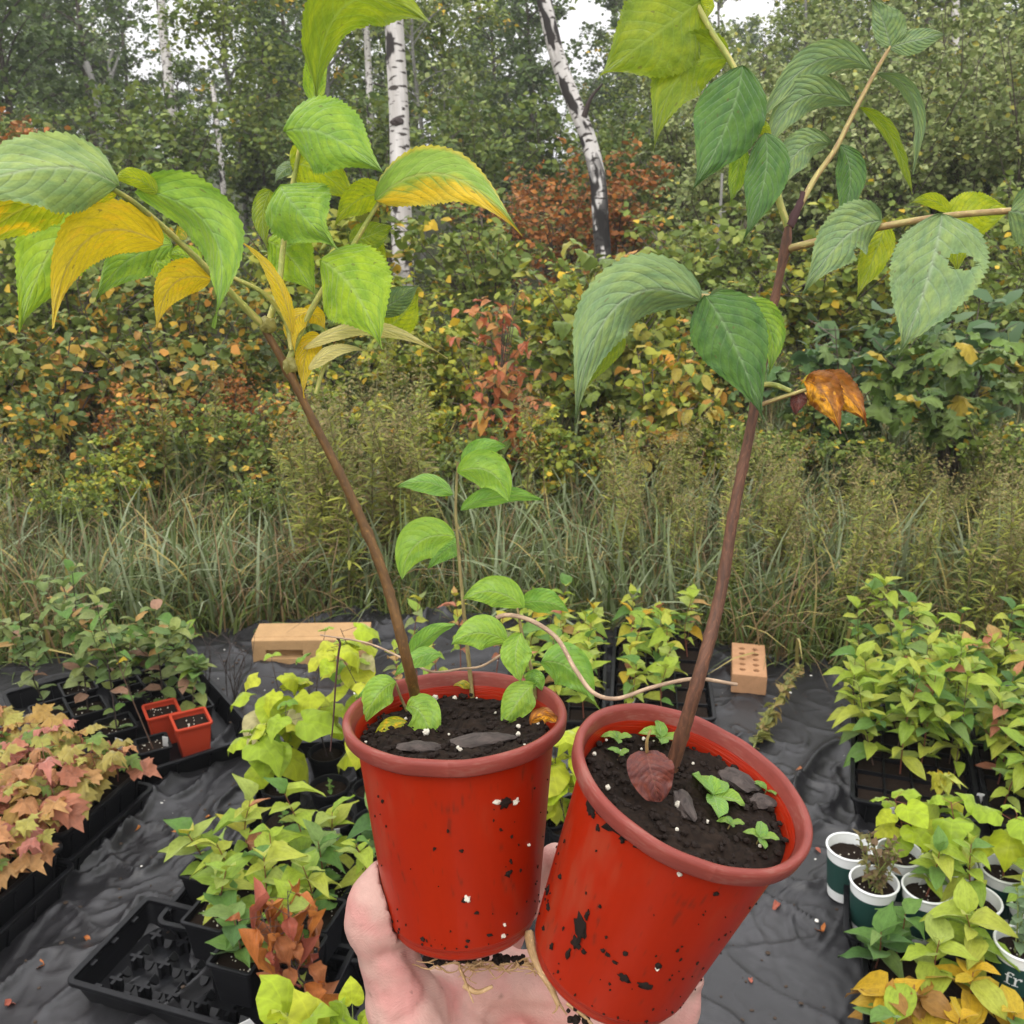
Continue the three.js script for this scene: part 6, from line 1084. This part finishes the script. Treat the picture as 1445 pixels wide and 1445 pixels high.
{
  const T = [
    tree('forest_tree', 'dark green broadleaf tree in the misty wood', 'dark trees of the misty wood', { H: 7, R: 1.7, r: 0.09, limbs: 40, clumps: 9, per: 16, leaf: 0.13, base: 0.22, pal: PALd, bark: barkBrown }),
    tree('forest_tree', 'mid green broadleaf tree in the misty wood', 'mid green trees of the misty wood', { H: 6.4, R: 1.6, r: 0.08, limbs: 38, clumps: 9, per: 15, leaf: 0.12, base: 0.2, pal: PALg, bark: barkGrey }),
    tree('forest_tree', 'slim pale green tree with airy crown in the wood', 'pale airy trees of the wood', { H: 7.5, R: 1.25, r: 0.07, limbs: 34, clumps: 7, per: 12, leaf: 0.11, wid: 0.95, base: 0.2, pal: PALp, bark: barkGrey }),
    tree('forest_tree', 'tall dark narrow tree at the back of the wood', 'tall dark trees at the back of the wood', { H: 9, R: 1.5, r: 0.1, limbs: 46, clumps: 9, per: 15, leaf: 0.15, base: 0.15, pal: [...PALd, [[0.12, 0.15, 0.08], 2]], bark: barkBrown }),
  ];
  const used = new Set(), X = (px, d) => (px - 722.5) / FPX * d;
  const put = (k, px, d, s) => { const src = T[k], x = X(px, d), p = V(x, groundH(x, -d), -d), stand = d < 20 ? ' behind the birches' : d < 30 ? ' in the middle of the wood' : ' fading into the mist', l0 = ['dark green broadleaf tree', 'mid green broadleaf tree', 'slim pale green airy tree', 'tall dark narrow tree'][k]; if (!used.has(k)) { used.add(k); src.position.copy(p); src.scale.setScalar(s); src.rotation.y = rr(0, 6.28); src.userData.label = l0 + stand; src.userData.group = l0 + 's' + stand; } else copyThing(src, p, rr(0, 6.28), s, l0 + stand, l0 + 's' + stand); };
  // a wood with its own uneven sky line: front stand
  for (const [k, px, d, s] of [[1, -60, 14, 0.7], [0, 60, 18, 0.85], [3, 170, 22, 0.75], [0, 120, 26, 0.8], [1, 360, 15, 0.62], [0, 400, 19, 0.72], [3, 430, 24, 0.72], [1, 480, 16, 0.68], [0, 560, 21, 0.82], [1, 640, 17, 0.62], [2, 600, 15, 0.6], [0, 700, 24, 0.72], [3, 745, 22, 0.62], [1, 900, 17, 0.55], [0, 940, 23, 0.62], [2, 980, 15, 0.55], [3, 860, 26, 0.62], [2, 1090, 14, 0.55], [2, 1170, 15, 0.6], [1, 1260, 16, 0.72], [2, 1320, 14, 0.68], [3, 1390, 19, 0.75], [0, 1440, 16, 0.85], [1, 1500, 14, 0.8], [0, -150, 16, 0.9], [3, 1580, 18, 0.9], [1, 1130, 20, 0.72], [0, 1220, 24, 0.8], [3, 1320, 26, 0.85]]) put(k, px, d, s);
  // back stand, fading into the mist
  for (let i = 0; i < 34; i++) { const px = -220 + i * 57 + rr(-20, 20), d = rr(30, 46); const gap = (px > 235 && px < 350) ? 0.55 : (px > 800 && px < 1090) ? 0.68 : 1; put(pick([0, 3, 3, 1]), px, d, (d * 0.137 + 1.45) / 7.6 * rr(0.92, 1.12) * gap * (px > 640 && px < 700 ? 0.75 : 1)); }
  for (let i = 0; i < 22; i++) { const px = -260 + i * 92 + rr(-30, 30), d = rr(22, 30); put(pick([0, 1, 3]), px, d, (d * 0.09 + 1.3) / 7.4 * rr(0.8, 1.0)); }
  // birches and bare trunks
  const trunkOf = (name, label, pts, r0, r1, mat, extra) => { const P = pts.map(([px, py, d]) => at(px, py, d)); const b = P[0].clone(); b.y = groundH(b.x, b.z); const root = thing(name, label, 'tree', b); const all = [b.clone().add(V(0, -0.1, 0)), ...P.slice(0)]; const n = 40, g = tube(all, r0, r1, 14, n); g.userData = {}; unitUv(g, 14, n); wpart('trunk', g, mat, root); if (extra) extra(root); return root; };
  const b1 = birchTex(3, 0), b2 = birchTex(8, 1), b3 = birchTex(12, 0);
  const M1 = std({ map: b1, roughness: 0.8, specularIntensity: 0.3 }), M2 = std({ map: b2, roughness: 0.85, specularIntensity: 0.3 }), M3 = std({ map: b3, roughness: 0.85, specularIntensity: 0.3 });
  const crownAt = (root, c, R, n, pal, leaf) => { const cl = new Cloud(); for (let i = 0; i < n; i++) { const a = rr(0, 6.28), e = rr(-1, 1), r = R * Math.cbrt(rnd()); cl.rand(c.x + Math.cos(a) * r, c.y + e * r * 1.3, c.z + Math.sin(a) * r, leaf * rr(0.7, 1.2), leaf * 0.7, wpick(pal)); } const g = cl.geo(); wpart('crown', g, cloudMat, root, root, true); };
  trunkOf('birch_tree', 'straight white birch with dark bark rings behind the leaning sapling', [[571, 420, 9.5], [566, 300, 9.5], [563, 160, 9.5], [556, 30, 9.5], [552, -150, 9.5], [548, -420, 9.5]], 0.105, 0.075, M1, r => { const p = at(550, -420, 9.5); crownAt(r, p, 1.3, 1500, PALg, 0.07); const kn = chunk(0.062, 5, 0.62); const kp = at(560, 172, 9.41); kn.scale(1.05, 1, 0.5); kn.translate(kp.x, kp.y, kp.z); wpart('knot', kn, twigDark, r); });
  trunkOf('birch_tree', 'leaning birch with blackened lower trunk between the saplings', [[853, 400, 8.5], [848, 320, 8.5], [843, 250, 8.5], [828, 190, 8.5], [808, 140, 8.5], [788, 85, 8.5], [772, 20, 8.5], [758, -60, 8.5], [740, -240, 8.5]], 0.075, 0.06, M2, r => { const p = at(735, -260, 8.5); crownAt(r, p, 1.1, 1200, PALg, 0.07); const g = tube([at(824, 165, 8.45), at(833, 140, 8.4), at(850, 118, 8.35)], 0.03, 0.008, 6, 8); g.userData = {}; wpart('dead_branch', g, twigDark, r); });
  trunkOf('birch_tree', 'tilted pale birch trunk above the yellow leaves at the left', [[262, 330, 15], [248, 230, 15], [238, 120, 15], [228, 20, 15], [222, -60, 15]], 0.09, 0.06, M3, r => crownAt(r, at(222, -80, 15), 1.2, 900, PALd, 0.1));
  trunkOf('dead_trunk', 'forked pale dead trunk in the mist at the left', [[152, 300, 19], [146, 205, 19], [136, 140, 19], [128, 105, 19], [122, 88, 19]], 0.09, 0.05, barkGrey, r => { const g = tube([at(136, 140, 19), at(130, 115, 19), at(118, 92, 19)], 0.05, 0.02, 6, 6); g.userData = {}; wpart('limb', g, barkGrey, r); });
  trunkOf('dead_trunk', 'slim pale dead trunk beside the forked one', [[171, 300, 20], [169, 210, 20], [160, 130, 20], [154, 90, 20], [160, 70, 20]], 0.07, 0.03, barkGrey, r => { const g = tube([at(157, 110, 20), at(164, 90, 20), at(168, 78, 20)], 0.04, 0.015, 6, 6); g.userData = {}; wpart('limb', g, barkGrey, r); });
  trunkOf('slim_birch', 'thin white birch stem among shrubs left of the straight birch', [[318, 330, 13], [313, 240, 13], [306, 170, 13], [300, 120, 13]], 0.045, 0.03, M3);
  trunkOf('slim_birch', 'thin birch stem with peeling bark left of the straight birch top', [[524, 260, 14], [521, 120, 14], [518, 60, 14], [514, -40, 14]], 0.06, 0.04, M3);
  trunkOf('slim_birch', 'thin pale stem behind the olive leaf of the straight sapling', [[930, 260, 14], [926, 160, 14], [923, 90, 14], [920, 20, 14]], 0.035, 0.025, M3);
  trunkOf('slim_birch', 'slim white birch in the leafy wood at the right', [[1352, 330, 12], [1350, 220, 12], [1350, 100, 12], [1348, 0, 12], [1346, -100, 12]], 0.055, 0.045, M3, r => crownAt(r, at(1346, -120, 12), 1.0, 700, PALp, 0.08));
  trunkOf('dead_trunk', 'thin grey dead stick standing among the shrubs', [[1011, 400, 7], [1014, 340, 7], [1017, 290, 7], [1019, 245, 7]], 0.016, 0.009, barkGrey, r => { for (const [a, b] of [[[1015, 320], [1002, 314]], [[1016, 300], [1030, 297]]]) { const g = tube([at(...a, 7), at(...b, 6.98)], 0.006, 0.003, 5, 2); g.userData = {}; wpart('dead_branch', g, barkGrey, r); } });
  trunkOf('slim_birch', 'thin pale stem right of the straight birch', [[668, 260, 16], [666, 180, 16], [667, 110, 16]], 0.03, 0.02, barkGrey);
}
scene.fog = new THREE.FogExp2(new THREE.Color(0.86, 0.88, 0.9), 0.002);
// ------------------------------------------------------------------ render
const renderer = new THREE.WebGLRenderer({ antialias: true });
renderer.toneMapping = THREE.LinearToneMapping;
renderer.toneMappingExposure = EXPOSURE;
renderer.shadowMap.enabled = true;
renderer.render(scene, camera);
